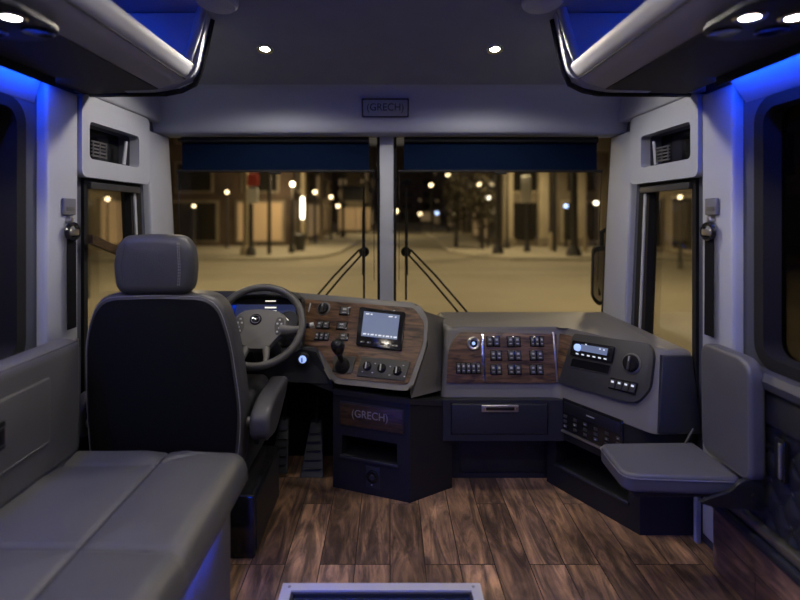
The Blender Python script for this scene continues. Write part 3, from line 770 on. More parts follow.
# ---- fittings on the dash, each its own thing
def dthing(nm, fr, px, py, lab, cat, grp=None): return thing(nm, fr.px(px, py), lab, cat, grp)
def knob(fr, px, py, r, lab, grp=None, h0=.004, h=.016, bez=None, nm='rotary_knob', mk='button_mark', cat='knob'):
    t = dthing(nm, fr, px, py, lab, cat, grp); c = fr.px(px, py, h0)
    if bez: b = B(); lathe(b, [(r, .0), (r*bez, .0), (r*bez, .003), (r*1.05, .005), (r, .003)], c, fr.n, 28); new_obj('bezel', b, 'grey_plastic', t)
    b = B(); lathe(b, [(r, 0), (r*.97, h*.7), (r*.85, h), (0, h)], c, fr.n, 26); new_obj('dial', b, 'gloss_black', t)
    b = B(); u, v = fr.uv(px, py); fr.box(b, u-r*.16, u+r*.16, v-r*.8, v+r*.8, h0+h, h0+h+.006, .001); new_obj('grip', b, 'button', t)
    b = B(); fr.box(b, u-r*.06, u+r*.06, v+r*.2, v+r*.75, h0+h+.006, h0+h+.007); new_obj('pointer', b, mk, t)
    return t
def switch(fr, px, py, w, h, n, lab, grp=None, h0=.004, lit=True):
    """a bank of n rocker switches in one bezel"""
    t = dthing('rocker_switch', fr, px, py, lab, 'switch', grp); u, v = fr.uv(px, py)
    b = B(); fr.box(b, u-w/2, u+w/2, v-h/2, v+h/2, h0, h0+.005, .0015); new_obj('bezel', b, 'gloss_black', t)
    for k in range(n):
        a = u-w/2+w*(k+.08)/n; c = u-w/2+w*(k+.92)/n
        b = B(); fr.box(b, a+.001, c-.001, v-h*.42, v+h*.42, h0+.005, h0+.010, .002); r = new_obj('rocker', b, 'button', t)
        b = B(); fr.box(b, (a+c)/2-(c-a)*.2, (a+c)/2+(c-a)*.2, v+h*.08, v+h*.26, h0+.010, h0+.0106); new_obj('symbol', b, 'button_mark', r)
        b = B(); fr.box(b, (a+c)/2-(c-a)*.22, (a+c)/2+(c-a)*.22, v-h*.26, v-h*.18, h0+.010, h0+.0106); new_obj('legend', b, 'button_mark', r)
    return t
# -- left fascia
knob(FL, 324, 309, .028, 'black round headlamp knob nearest the steering wheel', bez=1.25)
switch(FL, 345.5, 311.5, .055, .042, 1, 'single rocker switch on walnut right of the headlamp knob')
switch(FL, 323.5, 325.5, .07, .038, 2, 'pair of rocker switches directly below the headlamp knob')
switch(FL, 342.5, 326.5, .055, .038, 1, 'middle single rocker switch above the gear lever')
switch(FL, 322.5, 337, .075, .038, 3, 'lowest bank of three rockers left of the gear lever')
switch(FL, 344, 337.5, .05, .036, 1, 'small rocker switch partly behind the gear lever knob')
b = B(); u, v = FL.uv(310, 308); FL.box(b, u-.003, u+.003, v-.024, v+.024, .004, .008, .001)
tag(new_obj('indicator_strip', b, 'button_mark'), 'thin pale vertical strip on walnut beside the steering wheel', 'indicator')
def nav():
    t = dthing('navigation_unit', FL, 382, 350, 'navigation unit with lit grey screen on the walnut fascia', 'screen')
    c = [(361, 308), (406, 313), (402, 352), (357, 346)]
    b = B(); q = smooth_loop([Vector((*FL.uv(*p), 0)) for p in c], .008, 3); loft(b, [FL.at(p.x, p.y, .018) for p in q], [FL.at(p.x, p.y, .004) for p in q], .003); new_obj('housing', b, 'gloss_black', t)
    c = [(365.5, 312.5), (401, 316.5), (398, 341), (362.5, 337)]
    b = B(); q = [FL.uv(*p) for p in c]; loft(b, [FL.at(u, v, .0195) for u, v in q], [FL.at(u, v, .017) for u, v in q]); s = new_obj('screen', b, 'screen_glow', t)
    b = B()
    for px, py, w in ((369, 315.2, .018), (373, 315.7, .008), (392, 318, .02), (397, 318.6, .008)): FL.cbox(b, px, py, w, .006, .0195, .0203, 0)
    for k in range(9): FL.cbox(b, 366+k*3.8, 335+k*.45, .008 if k % 2 else .016, .007, .0195, .0203, 0)
    new_obj('icons', b, 'icon_glow', s)
    for k in range(6):
        b = B(); FL.cbox(b, 364+k*6.6, 343+k*.8, .018, .009, .018, .022, .001); new_obj('button', b, 'button', t)
    b = B()
    for k in (0, 1, 3.6, 4.2, 4.8, 5.3): FL.cbox(b, 363+k*6.6, 343+k*.8, .009, .004, .022, .0226, 0)
    new_obj('button_symbols', b, 'button_mark', t)
nav()
def lever():
    c = FL.px(343.5, 366, .004)
    t = thing('gear_lever', c, 'black gear lever with bulbous knob rising from the walnut fascia', 'gear lever')
    b = B(); q = smooth_loop([Vector((*FL.uv(*p), 0)) for p in ((334, 356), (357, 357), (352, 374), (333, 372))], .006, 3); loft(b, [FL.at(p.x, p.y, .009) for p in q], [FL.at(p.x, p.y, .004) for p in q], .002); new_obj('base_plate', b, 'panel_grey', t)
    tip = Vector((c.x-.015, c.y-.10, c.z+.10)); d = (tip-c)
    b = B(); lathe(b, [(.038, 0), (.036, .008), (.029, .016), (.030, .022), (.023, .03), (.024, .036), (.016, .044), (.011, .05)], c, d, 22); new_obj('boot', b, 'rubber', t)
    b = B(); tube(b, [c+d*.25, c+d*.8], [.011, .013], 12); new_obj('shaft', b, 'black_plastic', t)
    b = B(); k0 = c+d*.68; lathe(b, [(.012, 0), (.018, .008), (.027, .03), (.031, .048), (.030, .062), (.022, .074), (.010, .079), (0, .08)], k0, (d+Vector((0, .05, .02))), 24); new_obj('knob', b, 'gloss_black', t)
lever()
def hvac():
    t = dthing('heater_panel', FL, 384, 376, 'grey heater control panel with three knobs below the navigation unit', 'control panel')
    b = B(); q = smooth_loop([Vector((*FL.uv(*p), 0)) for p in ((362, 357), (411, 362), (405, 381.5), (357, 376.5))], .006, 3); loft(b, [FL.at(p.x, p.y, .009) for p in q], [FL.at(p.x, p.y, .004) for p in q], .002); new_obj('plate', b, 'panel_grey', t)
    for px, py in ((368, 366.8), (382.5, 368.8), (398, 371.5)):
        r = .017
        c = FL.px(px, py, .009); b = B(); lathe(b, [(r*1.2, 0), (r*1.2, .002), (r, .004), (r*.95, .016), (r*.8, .018), (0, .018)], c, FL.n, 22); kk = new_obj('knob', b, 'gloss_black', t)
        b = B(); u, v = FL.uv(px, py); FL.box(b, u-.003, u+.003, v-r*.8, v+r*.85, .027, .031, .001); new_obj('pointer', b, 'button_mark', kk)
    b = B()
    for px, py in ((363, 372), (373, 373), (390, 375.5), (405, 377), (391, 367), (404, 366), (376, 364)): FL.cbox(b, px, py, .007, .004, .009, .0096, 0)
    new_obj('symbols', b, 'button_mark', t)
hvac()
# cluster
def cluster():
    t = dthing('instrument_cluster', FC, 265, 318, 'lit instrument cluster with gauges behind the steering wheel', 'instrument cluster')
    b = B(); q = [FC.uv(*p) for p in ((237, 305), (295, 305), (298, 330), (234, 330))]; loft(b, [FC.at(u, v, .0085) for u, v in q], [FC.at(u, v, .006) for u, v in q]); new_obj('screen', b, 'screen_dark', t)
    for px, py, r in ((246, 322, .046), (289, 321, .046)):
        c = FC.px(px, py, .0086); b = B(); lathe(b, [(r*.9, 0), (r, 0), (r, .004), (r*.93, .005), (r*.9, .003)], c, FC.n, 32); g = new_obj('gauge', b, 'dark_plastic', t)
        b = B()
        for k in range(15):
            a = math.radians(200-k*15.7); u, v = FC.uv(px, py); u += math.cos(a)*r*.76; v += math.sin(a)*r*.76
            FC.box(b, u-.0035, u+.0035, v-.0035, v+.0035, .009, .0095)
        new_obj('numerals', b, 'cluster_light', g)
        b = B(); u, v = FC.uv(px, py); tube(b, [FC.at(u, v, .012), FC.at(u-.02, v+.018, .012)], .0016, 6); new_obj('needle', b, 'cluster_light', g)
    for px, py, w in ((271, 301.5, .05), (271, 308, .055), (271, 311.6, .055)):
        b = B(); FC.cbox(b, px, py, w, .007 if py > 303 else .005, .0088, .0095, 0); new_obj('readout', b, 'cluster_light', t)
cluster()
# steering wheel
def wheel():
    c = P(259, 325, 2.20); t = thing('steering_wheel', c, 'dark grey steering wheel with round hub emblem in front of the driver seat', 'steering wheel')
    el = math.radians(38); n = Vector((.06, -math.cos(el), math.sin(el))).normalized(); u = Vector((1, 0, 0)); u = (u-n*u.dot(n)).normalized(); v = n.cross(u)
    if v.z < 0: v = -v
    R = .182
    def at(a, r, h=0): return c+u*(r*math.cos(a))+v*(r*math.sin(a))+n*h
    b = B(); tube(b, [at(2*PI*k/56, R) for k in range(56)], .0165, 14, closed=True); new_obj('rim', b, 'wheel_leather', t)
    # hub pad
    fr = Frame(c, c+u, c+v); fr.O = c; fr.u = u; fr.v = v; fr.n = n
    hub = [(-.105, .065), (0, .085), (.105, .065), (.115, .0), (.06, -.075), (.045, -.10), (-.045, -.10), (-.06, -.075), (-.115, .0)]
    q = smooth_loop([Vector((*p, 0)) for p in hub], .05, 5)
    b = B(); loft(b, [fr.at(p.x, p.y, -.012) for p in q], [fr.at(p.x, p.y, -.05) for p in q], .014, 5); new_obj('hub', b, 'grey_plastic', t)
    for a0, a1, w in ((-.08, -.08, .028), (PI+.08, PI+.08, .028), (-PI/2-.42, -PI/2-.28, .018), (-PI/2+.42, -PI/2+.28, .018)):
        b = B(); tube(b, [at(a0, .09, -.03), at((a0+a1)/2, .14, -.02), at(a1, R-.004, 0)], [w, w*.7, w*.5], 10); new_obj('spoke', b, 'grey_plastic', t)
    b = B(); lathe(b, [(.022, 0), (.025, .001), (.025, .004), (.020, .005), (0, .004)], fr.at(-.02, .03, -.012), n, 26); em = new_obj('emblem', b, 'gloss_black', t)
    b = B()
    ce = fr.at(-.02, .03, -.0065)
    tube(b, [ce+u*.018*math.cos(a)+v*.018*math.sin(a) for a in [2*PI*k/20 for k in range(20)]], .002, 6, closed=True)
    for k in range(3):
        a = 2*PI*k/3+.5; tube(b, [ce+u*.017*math.cos(a)+v*.017*math.sin(a), ce, ce+u*.008*math.cos(a+1)+v*.008*math.sin(a+1)], .0022, 6)
    new_obj('emblem_mark', b, 'chrome', em)
    for s in (1, -1):
        b = B(); q = smooth_loop([Vector((*p, 0)) for p in ((s*.07, .045), (s*.10, .04), (s*.105, -.015), (s*.075, -.045), (s*.062, .0))], .02, 4)
        loft(b, [fr.at(p.x, p.y, -.008) for p in q], [fr.at(p.x, p.y, -.013) for p in q], .001); bp = new_obj('button_pad', b, 'panel_grey', t)
        for dx, dy in ((.083, .03), (.092, .012), (.085, -.008), (.078, -.025), (.075, .012)):
            b = B(); fr.box(b, s*dx-.004, s*dx+.004, dy-.004, dy+.004, -.008, -.006, .001); new_obj('button', b, 'button_mark', bp)
    b = B(); cc = c-n*.05; lathe(b, [(.055, 0), (.062, .03), (.058, .12), (.065, .24)], cc, -n, 22); new_obj('column', b, 'black_plastic', t)
    b = B(); tube(b, [cc-n*.05+u*.05, cc-n*.04+u*.14+v*.03, cc-n*.03+u*.20+v*.045], [.008, .009, .013], 10); new_obj('stalk', b, 'black_plastic', t)
    b = B(); tube(b, [cc-n*.04+u*.205+v*.046, cc-n*.039+u*.222+v*.05], .0135, 12); new_obj('stalk_tip', b, 'button_mark', t)
wheel()

# -- right fascia 1: round vent/lock, rockers
def lockswitch():
    t = dthing('round_lock', F1, 473, 343.5, 'round chrome-ringed lock at the left end of the switch rows', 'lock')
    c = F1.px(473, 343.5, .012); r = .026
    b = B(); lathe(b, [(r*.8, 0), (r*1.15, 0), (r*1.15, .006), (r, .009), (r*.8, .006)], c, F1.n, 26); new_obj('ring', b, 'steel', t)
    b = B(); lathe(b, [(r*.78, 0), (r*.78, .005), (r*.5, .008), (0, .008)], c, F1.n, 22); new_obj('core', b, 'gloss_black', t)
    b = B(); lathe(b, [(r*.3, .008), (r*.28, .011), (0, .011)], c, F1.n, 14); new_obj('lit_centre', b, 'cyan_glow', t)
lockswitch()
cols = (492.5, 513, 536); rows = (341.5, 355.5, 369.5)
names_c = ('left', 'middle', 'right'); names_r = ('top', 'centre', 'bottom')
for j, py in enumerate(rows):
    for i, px in enumerate(cols):
        dx = (3 if i == 0 else (.8 if i == 1 else -.5)) if j else 0
        switch(F1, px+dx, py, .064 if i != 0 or j == 0 else .054, .046 if j != 0 else .048, 3 if (i, j) in ((2, 0),) else 2,
               'rocker switch bank, %s row %s column, on the walnut panel above the drawer' % (names_r[j], names_c[i]), 'rocker switches above the drawer', .012)
switch(F1, 468, 368, .115, .05, 5, 'wide bank of five small rockers below the round lock', None, .012)
b = B()
u, v = F1.uv(483, 357); F1.box(b, u-.006, u+.006, v-.105, v+.105, .012, .0135, .0005)
tag(new_obj('chrome_strip', b, 'chrome'), 'shiny vertical chrome strip left of the rocker switches', 'trim strip')
b = B(); u, v = F1.uv(554.5, 357); F1.box(b, u-.004, u+.004, v-.112, v+.112, .012, .0145, .0005)
tag(new_obj('chrome_strip', b, 'steel'), 'thin vertical metal strip at the corner before the radio panel', 'trim strip')
# -- fascia 2: radio, slot, big knob, button bar
def radio():
    t = dthing('car_radio', F2, 594, 352, 'car radio with lit blue display at the top of the right panel', 'radio')
    h0 = .016
    b = B(); q = smooth_loop([Vector((*F2.uv(*p), 0)) for p in ((576, 341), (618, 347.5), (615, 363.5), (573.5, 355.5))], .006, 3); loft(b, [F2.at(p.x, p.y, h0+.010) for p in q], [F2.at(p.x, p.y, h0) for p in q], .002); new_obj('face', b, 'gloss_black', t)
    b = B(); q = [F2.uv(*p) for p in ((585, 345), (612, 349.5), (610.5, 356.5), (583.5, 351.5))]; loft(b, [F2.at(u, v, h0+.0112) for u, v in q], [F2.at(u, v, h0+.009) for u, v in q]); new_obj('display', b, 'screen_glow', t)
    c = F2.px(582, 348.5, h0+.010); b = B(); lathe(b, [(.016, 0), (.015, .012), (.012, .014), (0, .014)], c, F2.n, 20); new_obj('volume_knob', b, 'cyan_glow', t)
    for k in range(6): b = B(); F2.cbox(b, 581+k*5.6, 354.6+k*1.05, .013, .006, h0+.010, h0+.012, 0); new_obj('button', b, 'icon_glow', t)
    for px, py in ((590, 345.5), (604, 350), (608, 351)): b = B(); F2.cbox(b, px, py, .008, .006, h0+.0113, h0+.012, 0); new_obj('display_symbol', b, 'icon_glow', t)
radio()
b = B(); q = smooth_loop([Vector((*F2.uv(*p), 0)) for p in ((575, 358.5), (613.5, 366), (611, 375), (572.5, 367)) ], .004, 3)
t = dthing('storage_slot', F2, 593, 366, 'storage slot below the radio, its dark inside shown by a flat black slab', 'storage slot')
loft(b, [F2.at(p.x, p.y, .0175) for p in q], [F2.at(p.x, p.y, .012) for p in q]); new_obj('slot_shade', b, 'deep_black', t)  # solid slab; the shade inside the slot is put into its black colour
b = B(); o_ = rr(0, 1, 0, 1, .1, 2)
pts = [F2.at(p.x, p.y, .018) for p in q]; tube(b, pts, .002, 6, closed=True); new_obj('lip', b, 'panel_grey', t)
knob(F2, 634, 364, .034, 'large black rotary knob right of the radio', None, .016, .018, 1.22)
def bar():
    t = dthing('button_bar', F2, 627, 389, 'bar of four small buttons with white symbols below the large knob', 'button bar')
    u0, v0 = F2.uv(613, 385); u1, v1 = F2.uv(641, 391); vc = (v0+v1)/2
    ca, sa = 0, 0
    b = B(); q = smooth_loop([Vector((*F2.uv(*p), 0)) for p in ((613.5, 378), (641, 383.5), (638, 396), (611, 388.5))], .003, 3)
    loft(b, [F2.at(p.x, p.y, .021) for p in q], [F2.at(p.x, p.y, .016) for p in q], .001); new_obj('base', b, 'gloss_black', t)
    for k in range(4):
        a0 = Vector((*F2.uv(614+k*6.7, 379.5+k*1.4), 0)); a1 = Vector((*F2.uv(619.6+k*6.7, 380.7+k*1.4), 0)); a2 = Vector((*F2.uv(617.6+k*6.6, 389+k*1.5), 0)); a3 = Vector((*F2.uv(612+k*6.6, 387.8+k*1.5), 0))
        b = B(); loft(b, [F2.at(p.x, p.y, .025) for p in (a0, a1, a2, a3)], [F2.at(p.x, p.y, .021) for p in (a0, a1, a2, a3)], .001); kk = new_obj('button', b, 'button', t)
        b = B(); m_ = (a0+a1)/2*.72+(a2+a3)/2*.28; F2.box(b, m_.x-.006, m_.x+.006, m_.y-.004, m_.y+.004, .025, .0256); new_obj('symbol', b, 'icon_glow', kk)
bar()

# lower consoles -------------------------------------------------
def front_console():
    t = thing('centre_console', (0, 2.4, 0), 'black floor console with wood name plate, open pocket and round socket', 'console')
    a = Vector((-.262, 2.39, 0)); c = Vector((.087, 2.257, 0)); d = Vector((.285, 2.385, 0))
    zt = P(408, 397, 2.27).z-.002
    fr = Frame(a, c, a+Vector((0, 0, 1)))
    W = (c-a).length
    def back(p): return p
    # body with real pocket: face plate with holes and inner box
    depth = .30
    b = B()
    u0, v0 = fr.uv(343, 433); u1, v1 = fr.uv(403, 470)
    hole = [(.035, v1+.03), (W-.055, v1+.03), (W-.055, v0-.01), (.035, v0-.01)]
    hz0 = (fr.uv(344.5, 456.3)[1]+fr.uv(401.6, 465.6)[1])/2; hz1 = (fr.uv(344.5, 435.3)[1]+fr.uv(401.6, 444.6)[1])/2; hole = [(.045, hz0), (W-.06, hz0), (W-.06, hz1), (.045, hz1)]
    plate(b, [(0, 0), (W, 0), (W, zt), (0, zt)], [hole], lambda u, v: fr.at(u, v, 0), lambda u, v: fr.at(u, v, -.02))
    new_obj('front_face', b, 'black_plastic', t, smooth=False)
    b = B(); ins = [(.045, hz0), (W-.06, hz0), (W-.06, hz1), (.045, hz1)]
    plate(b, [(p[0]+(.01 if p[0] > .1 else -.01), p[1]+(.01 if p[1] > .16 else -.01)) for p in ins], [ins], lambda u, v: fr.at(u, v, -.02), lambda u, v: fr.at(u, v, -.16)); new_obj('pocket_sides', b, 'black_plastic', t, smooth=False)
    b = B(); fr.box(b, .03, W-.045, hz0-.015, hz1+.015, -.17, -.16); new_obj('pocket_back', b, 'deep_black', t)
    b = B(); fr.box(b, .04, W-.055, hz0-.008, hz0+.006, -.01, .012, .004); new_obj('pocket_lip', b, 'dark_plastic', t)
    b = B()
    loft(b, [c, d, d+Vector((0, .48, 0)), d+Vector((-.02, .48, 0)), d+Vector((-.03, .02, 0)), c+Vector((-.02, .03, 0))], [Vector((p.x, p.y, zt-.055*max(0, min(1, (p.x-c.x)/(d.x-c.x))))) for p in (c, d, d+Vector((0, .48, 0)), d+Vector((-.02, .48, 0)), d+Vector((-.03, .02, 0)), c+Vector((-.02, .03, 0)))])
    new_obj('right_side', b, 'black_plastic', t, smooth=False)
    b = B(); p4 = [a+Vector((.0, .01, 0)), a+Vector((.02, .012, 0)), a+Vector((.02, .48, 0)), a+Vector((0, .48, 0))]
    loft(b, p4, [Vector((p.x, p.y, zt)) for p in p4]); new_obj('left_side', b, 'black_plastic', t, smooth=False)
    # name plate
    q = [fr.uv(*p) for p in ((342, 402), (402, 411.5), (402, 434), (342, 424.5))]
    u0 = fr.uv(341, 405)[0]; u1 = fr.uv(403, 412)[0]; vt = (fr.uv(341, 402)[1]+fr.uv(403, 410.5)[1])/2; vb = (fr.uv(341, 424)[1]+fr.uv(403, 433)[1])/2
    b = B(); fr.box(b, u0-.006, u1+.006, vb-.006, vt+.006, 0, .005, .003); npb = new_obj('name_plate_frame', b, 'dark_plastic', t)
    b = B(); fr.box(b, u0, u1, vb, vt, .004, .008, .002); pl = new_obj('name_plate', b, 'dark_walnut', t)
    text_mesh('lettering', '(GRECH)', .048, fr, (u0+u1)/2-.005, (vb+vt)/2+.008, .0085, 'lettering', pl, sx=.95)
    b = B(); fr.box(b, (u0+u1)/2-.06, (u0+u1)/2+.05, vb+.022, vb+.025, .008, .0088); new_obj('underline', b, 'dark_plastic', pl)
    # round socket
    cc = fr.px(373, 476, 0); uu, vv = fr.uv(373, 476)
    b = B(); fr.box(b, uu-.034, uu+.034, vv-.052, vv+.042, 0, .004, .003); so = new_obj('socket_plate', b, 'dark_plastic', t)
    b = B(); lathe(b, [(.022, 0), (.028, 0), (.028, .008), (.024, .010), (.022, .005)], cc+fr.n*.004, fr.n, 26); new_obj('socket_ring', b, 'gloss_black', so)
    b = B(); lathe(b, [(.012, 0), (.012, .012), (.009, .014), (0, .014)], cc+fr.n*.004, fr.n, 18); new_obj('socket_cap', b, 'dark_plastic', so)
    b = B(); lathe(b, [(.003, 0), (.003, .003), (0, .003)], fr.at(uu-.004, vv-.038, .004), fr.n, 10); new_obj('indicator', b, 'button_mark', so)
    # lip under the shell
    b = B(); e_ = c+(d-c)*.75; dz = {0: 0, 1: 0, 2: -.041}
    loft(b, [Vector((p.x, p.y-.006, zt-.025+dz[k])) for k, p in enumerate((a, c, e_))]+[e_+Vector((0, .1, zt-.066)), a+Vector((0, .1, zt-.025))], [Vector((p.x, p.y-.012, zt+dz[k])) for k, p in enumerate((a, c, e_))]+[e_+Vector((0, .1, zt-.041)), a+Vector((0, .1, zt))]); new_obj('top_lip', b, 'dark_plastic', t, smooth=False)
front_console()
# driver-side lower dash (dark), with ignition lock
b = B(); q = [P(258, 352, 2.44), P(300, 349, 2.44), P(316, 352, 2.42), P(333, 384, 2.40), P(333, 392, 2.40), P(300, 380, 2.46), P(240, 378, 2.50), P(200, 378, 2.5), P(200, 352, 2.46)]
loft(b, q, [(p.x, 2.80, p.z) for p in q]); new_obj('lower_panel', b, 'dark_plastic', dash, smooth=False)
def ignition():
    FI = Frame(P(285, 372, 2.44), P(325, 372, 2.42), P(285, 350, 2.44)); c = FI.px(303, 359, .0)
    t = thing('ignition_lock', c, 'glowing round ignition lock on dark panel below the switches', 'ignition lock')
    b = B(); lathe(b, [(.034, -.03), (.034, .006), (.028, .010), (.018, .006)], c, FI.n, 26); new_obj('collar', b, 'black_plastic', t)
    b = B(); lathe(b, [(.018, .0), (.018, .008), (.014, .011), (0, .011)], c, FI.n, 22); new_obj('lock_face', b, 'cyan_glow', t)
    b = B(); FI.O = c; FI.box(b, -.003, .003, -.011, .011, .011, .020, .001); new_obj('key_slot', b, 'chrome', t)
ignition()
b = B(); box(b, -1.19, -.27, 2.70, 2.74, .0, .62); new_obj('footwell_board', b, 'deep_black', dash)
# pedals
def pedal(x, y, w, lab, top):
    t = thing('pedal', (x, y, 0), lab, 'pedal')
    b = B(); A = [(x-w*.9, y-.03, .0), (x+w*.9, y-.03, .0), (x+w*.45, y+.13, top), (x-w*.45, y+.13, top)]
    prism(b, A, (0, .02, .008), .004); pd = new_obj('plate', b, 'dark_plastic', t)
    for k in range(5):
        b = B(); f = .15+k*.16; ww = w*(.9-.45*f)*.8; box(b, x-ww, x+ww, y-.03+.16*f-.012, y-.03+.16*f-.004, top*f+.000, top*f+.006)
        new_obj('grip_rib', b, 'dark_plastic', pd)
    b = B(); tube(b, [(x, y+.13, top*.9), (x, y+.17, top+.12)], .009, 8); new_obj('arm', b, 'rubber', t)
pedal(P(313, 466, 2.52).x, 2.50, .062, 'tall dark accelerator pedal beside the centre console', .20)
pedal(P(280, 440, 2.56).x, 2.54, .05, 'dark brake pedal behind the seat armrest', .20)

# recess between consoles
b = B(); box(b, .29, .80, 2.47, 2.49, .0, .24, .003); new_obj('recess_board', b, 'dark_plastic', dash)
b = B(); box(b, .33, .74, 2.462, 2.471, .03, .215, .004); new_obj('recess_cover', b, 'black_plastic', dash)
# drawer unit
def drawer_unit():
    y = 2.352; x0, x1 = P(443, 0, y).x, P(558, 0, y).x; z1 = A1.z-.038; z0 = P(0, 441, y).z
    t = thing('drawer_unit', ((x0+x1)/2, y, z0), 'black drawer unit under the rocker switch panel', 'drawer unit')
    b = B(); plate(b, [(x0, z0), (x1+.03, z0), (x1+.03, z1), (x0, z1)], [[(x0+.035, z0+.03), (x1-.045, z0+.03), (x1-.045, z1-.012), (x0+.035, z1-.012)]], lambda u, v: (u, y, v), lambda u, v: (u, y+.34, v)); new_obj('body', b, 'dark_plastic', t, smooth=False)
    b = B(); box(b, x0+.038, x1-.048, y-.006, y+.3, z0+.033, z1-.015, .004); d = new_obj('drawer', b, 'dark_plastic', t)
    hx0, hx1 = P(481, 0, y).x, P(518, 0, y).x; hz = P(0, 407.5, y).z
    b = B(); box(b, hx0, hx1, y-.016, y-.006, hz-.016, hz+.016, .004); h = new_obj('handle', b, 'steel', d)
    b = B(); box(b, hx0+.02, hx1-.02, y-.0175, y-.016, hz-.007, hz+.007, .0005); new_obj('handle_slot', b, 'gloss_black', h)
    for xx in (hx0+.010, hx1-.010):
        b = B(); lathe(b, [(.004, 0), (.004, .003), (0, .004)], (xx, y-.016, hz), (0, -1, 0), 10); new_obj('screw', b, 'chrome', h)
drawer_unit()
# right console
def right_console():
    a = Vector((.775, 2.40, 0)); c = Vector((.975, 2.03, 0)); e = Vector((1.195, 2.03, 0))
    zt = A1.z-.038; a0 = Vector((.735, 2.44, 0))
    t = thing('entry_console', (1.0, 2.2, 0), 'black floor console on the right with control unit and open pocket', 'console')
    a = a0; fr = Frame(a, c, a+Vector((0, 0, 1))); W = (c-a).length
    ins = [(.055, .105), (W-.05, .105), (W-.05, .235), (.055, .235)]
    b = B(); plate(b, [(0, 0), (W, 0), (W, zt), (0, zt)], [ins], lambda u, v: fr.at(u, v, 0), lambda u, v: fr.at(u, v, -.02)); new_obj('front_face', b, 'black_plastic', t, smooth=False)
    b = B(); plate(b, [(p[0]+(.01 if p[0] > .1 else -.01), p[1]+(.01 if p[1] > .16 else -.01)) for p in ins], [ins], lambda u, v: fr.at(u, v, -.02), lambda u, v: fr.at(u, v, -.15)); new_obj('pocket_sides', b, 'black_plastic', t, smooth=False)
    b = B(); fr.box(b, .04, W-.035, .09, .25, -.16, -.15); new_obj('pocket_back', b, 'deep_black', t)
    b = B(); fr.box(b, .05, W-.045, .096, .108, -.008, .010, .003); new_obj('pocket_lip', b, 'dark_plastic', t)
    b = B(); loft(b, [c, e, e+Vector((0, .02, 0)), c+Vector((0.01, .02, 0))], [Vector((p.x, p.y, zt)) for p in (c, e, e+Vector((0, .02, 0)), c+Vector((0.01, .02, 0)))]); new_obj('end_face', b, 'dark_plastic', t, smooth=False)
    # grooved line and small switch on the end face
    b = B(); box(b, 1.0, 1.19, 2.022, 2.031, zt-.06, zt-.052); new_obj('groove_strip', b, 'deep_black', t)
    b = B(); box(b, 1.06, 1.15, 2.018, 2.031, zt-.105, zt-.072, .004); sw = new_obj('outlet', b, 'gloss_black', t)
    b = B(); box(b, 1.075, 1.135, 2.015, 2.019, zt-.092, zt-.084, .001); new_obj('outlet_slot', b, 'panel_grey', sw)
    # control unit
    q = [fr.uv(*p) for p in ((576, 404), (622, 419), (618, 452), (574, 432))]
    us = [p[0] for p in q]; u0, u1 = .10, W-.07; v0, v1 = .285, .425
    b = B(); fr.box(b, u0, u1, v0, v1, 0, .008, .003); cu = new_obj('control_unit', b, 'gloss_black', t)
    b = B(); fr.box(b, u0+.01, u1-.01, v1-.06, v1-.012, .008, .010, .001); new_obj('disc_slot', b, 'black_plastic', cu)
    b = B(); fr.box(b, (u0+u1)/2-.02, (u0+u1)/2+.02, v1-.038, v1-.033, .010, .011); new_obj('slot_mark', b, 'button_mark', cu)
    for j in range(3):
        for i in range(6):
            b = B(); uu = u0+.018+i*(u1-u0-.036)/5; vv = v0+.018+j*.022; fr.box(b, uu-.009, uu+.009, vv-.006, vv+.006, .008, .012, .001); k = new_obj('button', b, 'button', cu)
            if (i*7+j*5) % 3 == 0:
                b = B(); fr.box(b, uu-.004, uu+.004, vv-.002, vv+.002, .012, .0125); new_obj('button_light', b, 'button_mark', k)
    b = B(); fr.box(b, u0-.005, u1+.005, v0-.014, v0-.004, 0, .014, .003); new_obj('silver_lip', b, 'steel', t)
    # two small plugs left of it
    for vv in (.36, .385, .335):
        b = B(); lathe(b, [(.008, 0), (.008, .008), (0, .009)], fr.at(.045, vv, 0), fr.n, 12); new_obj('plug', b, 'steel', t)
right_console()

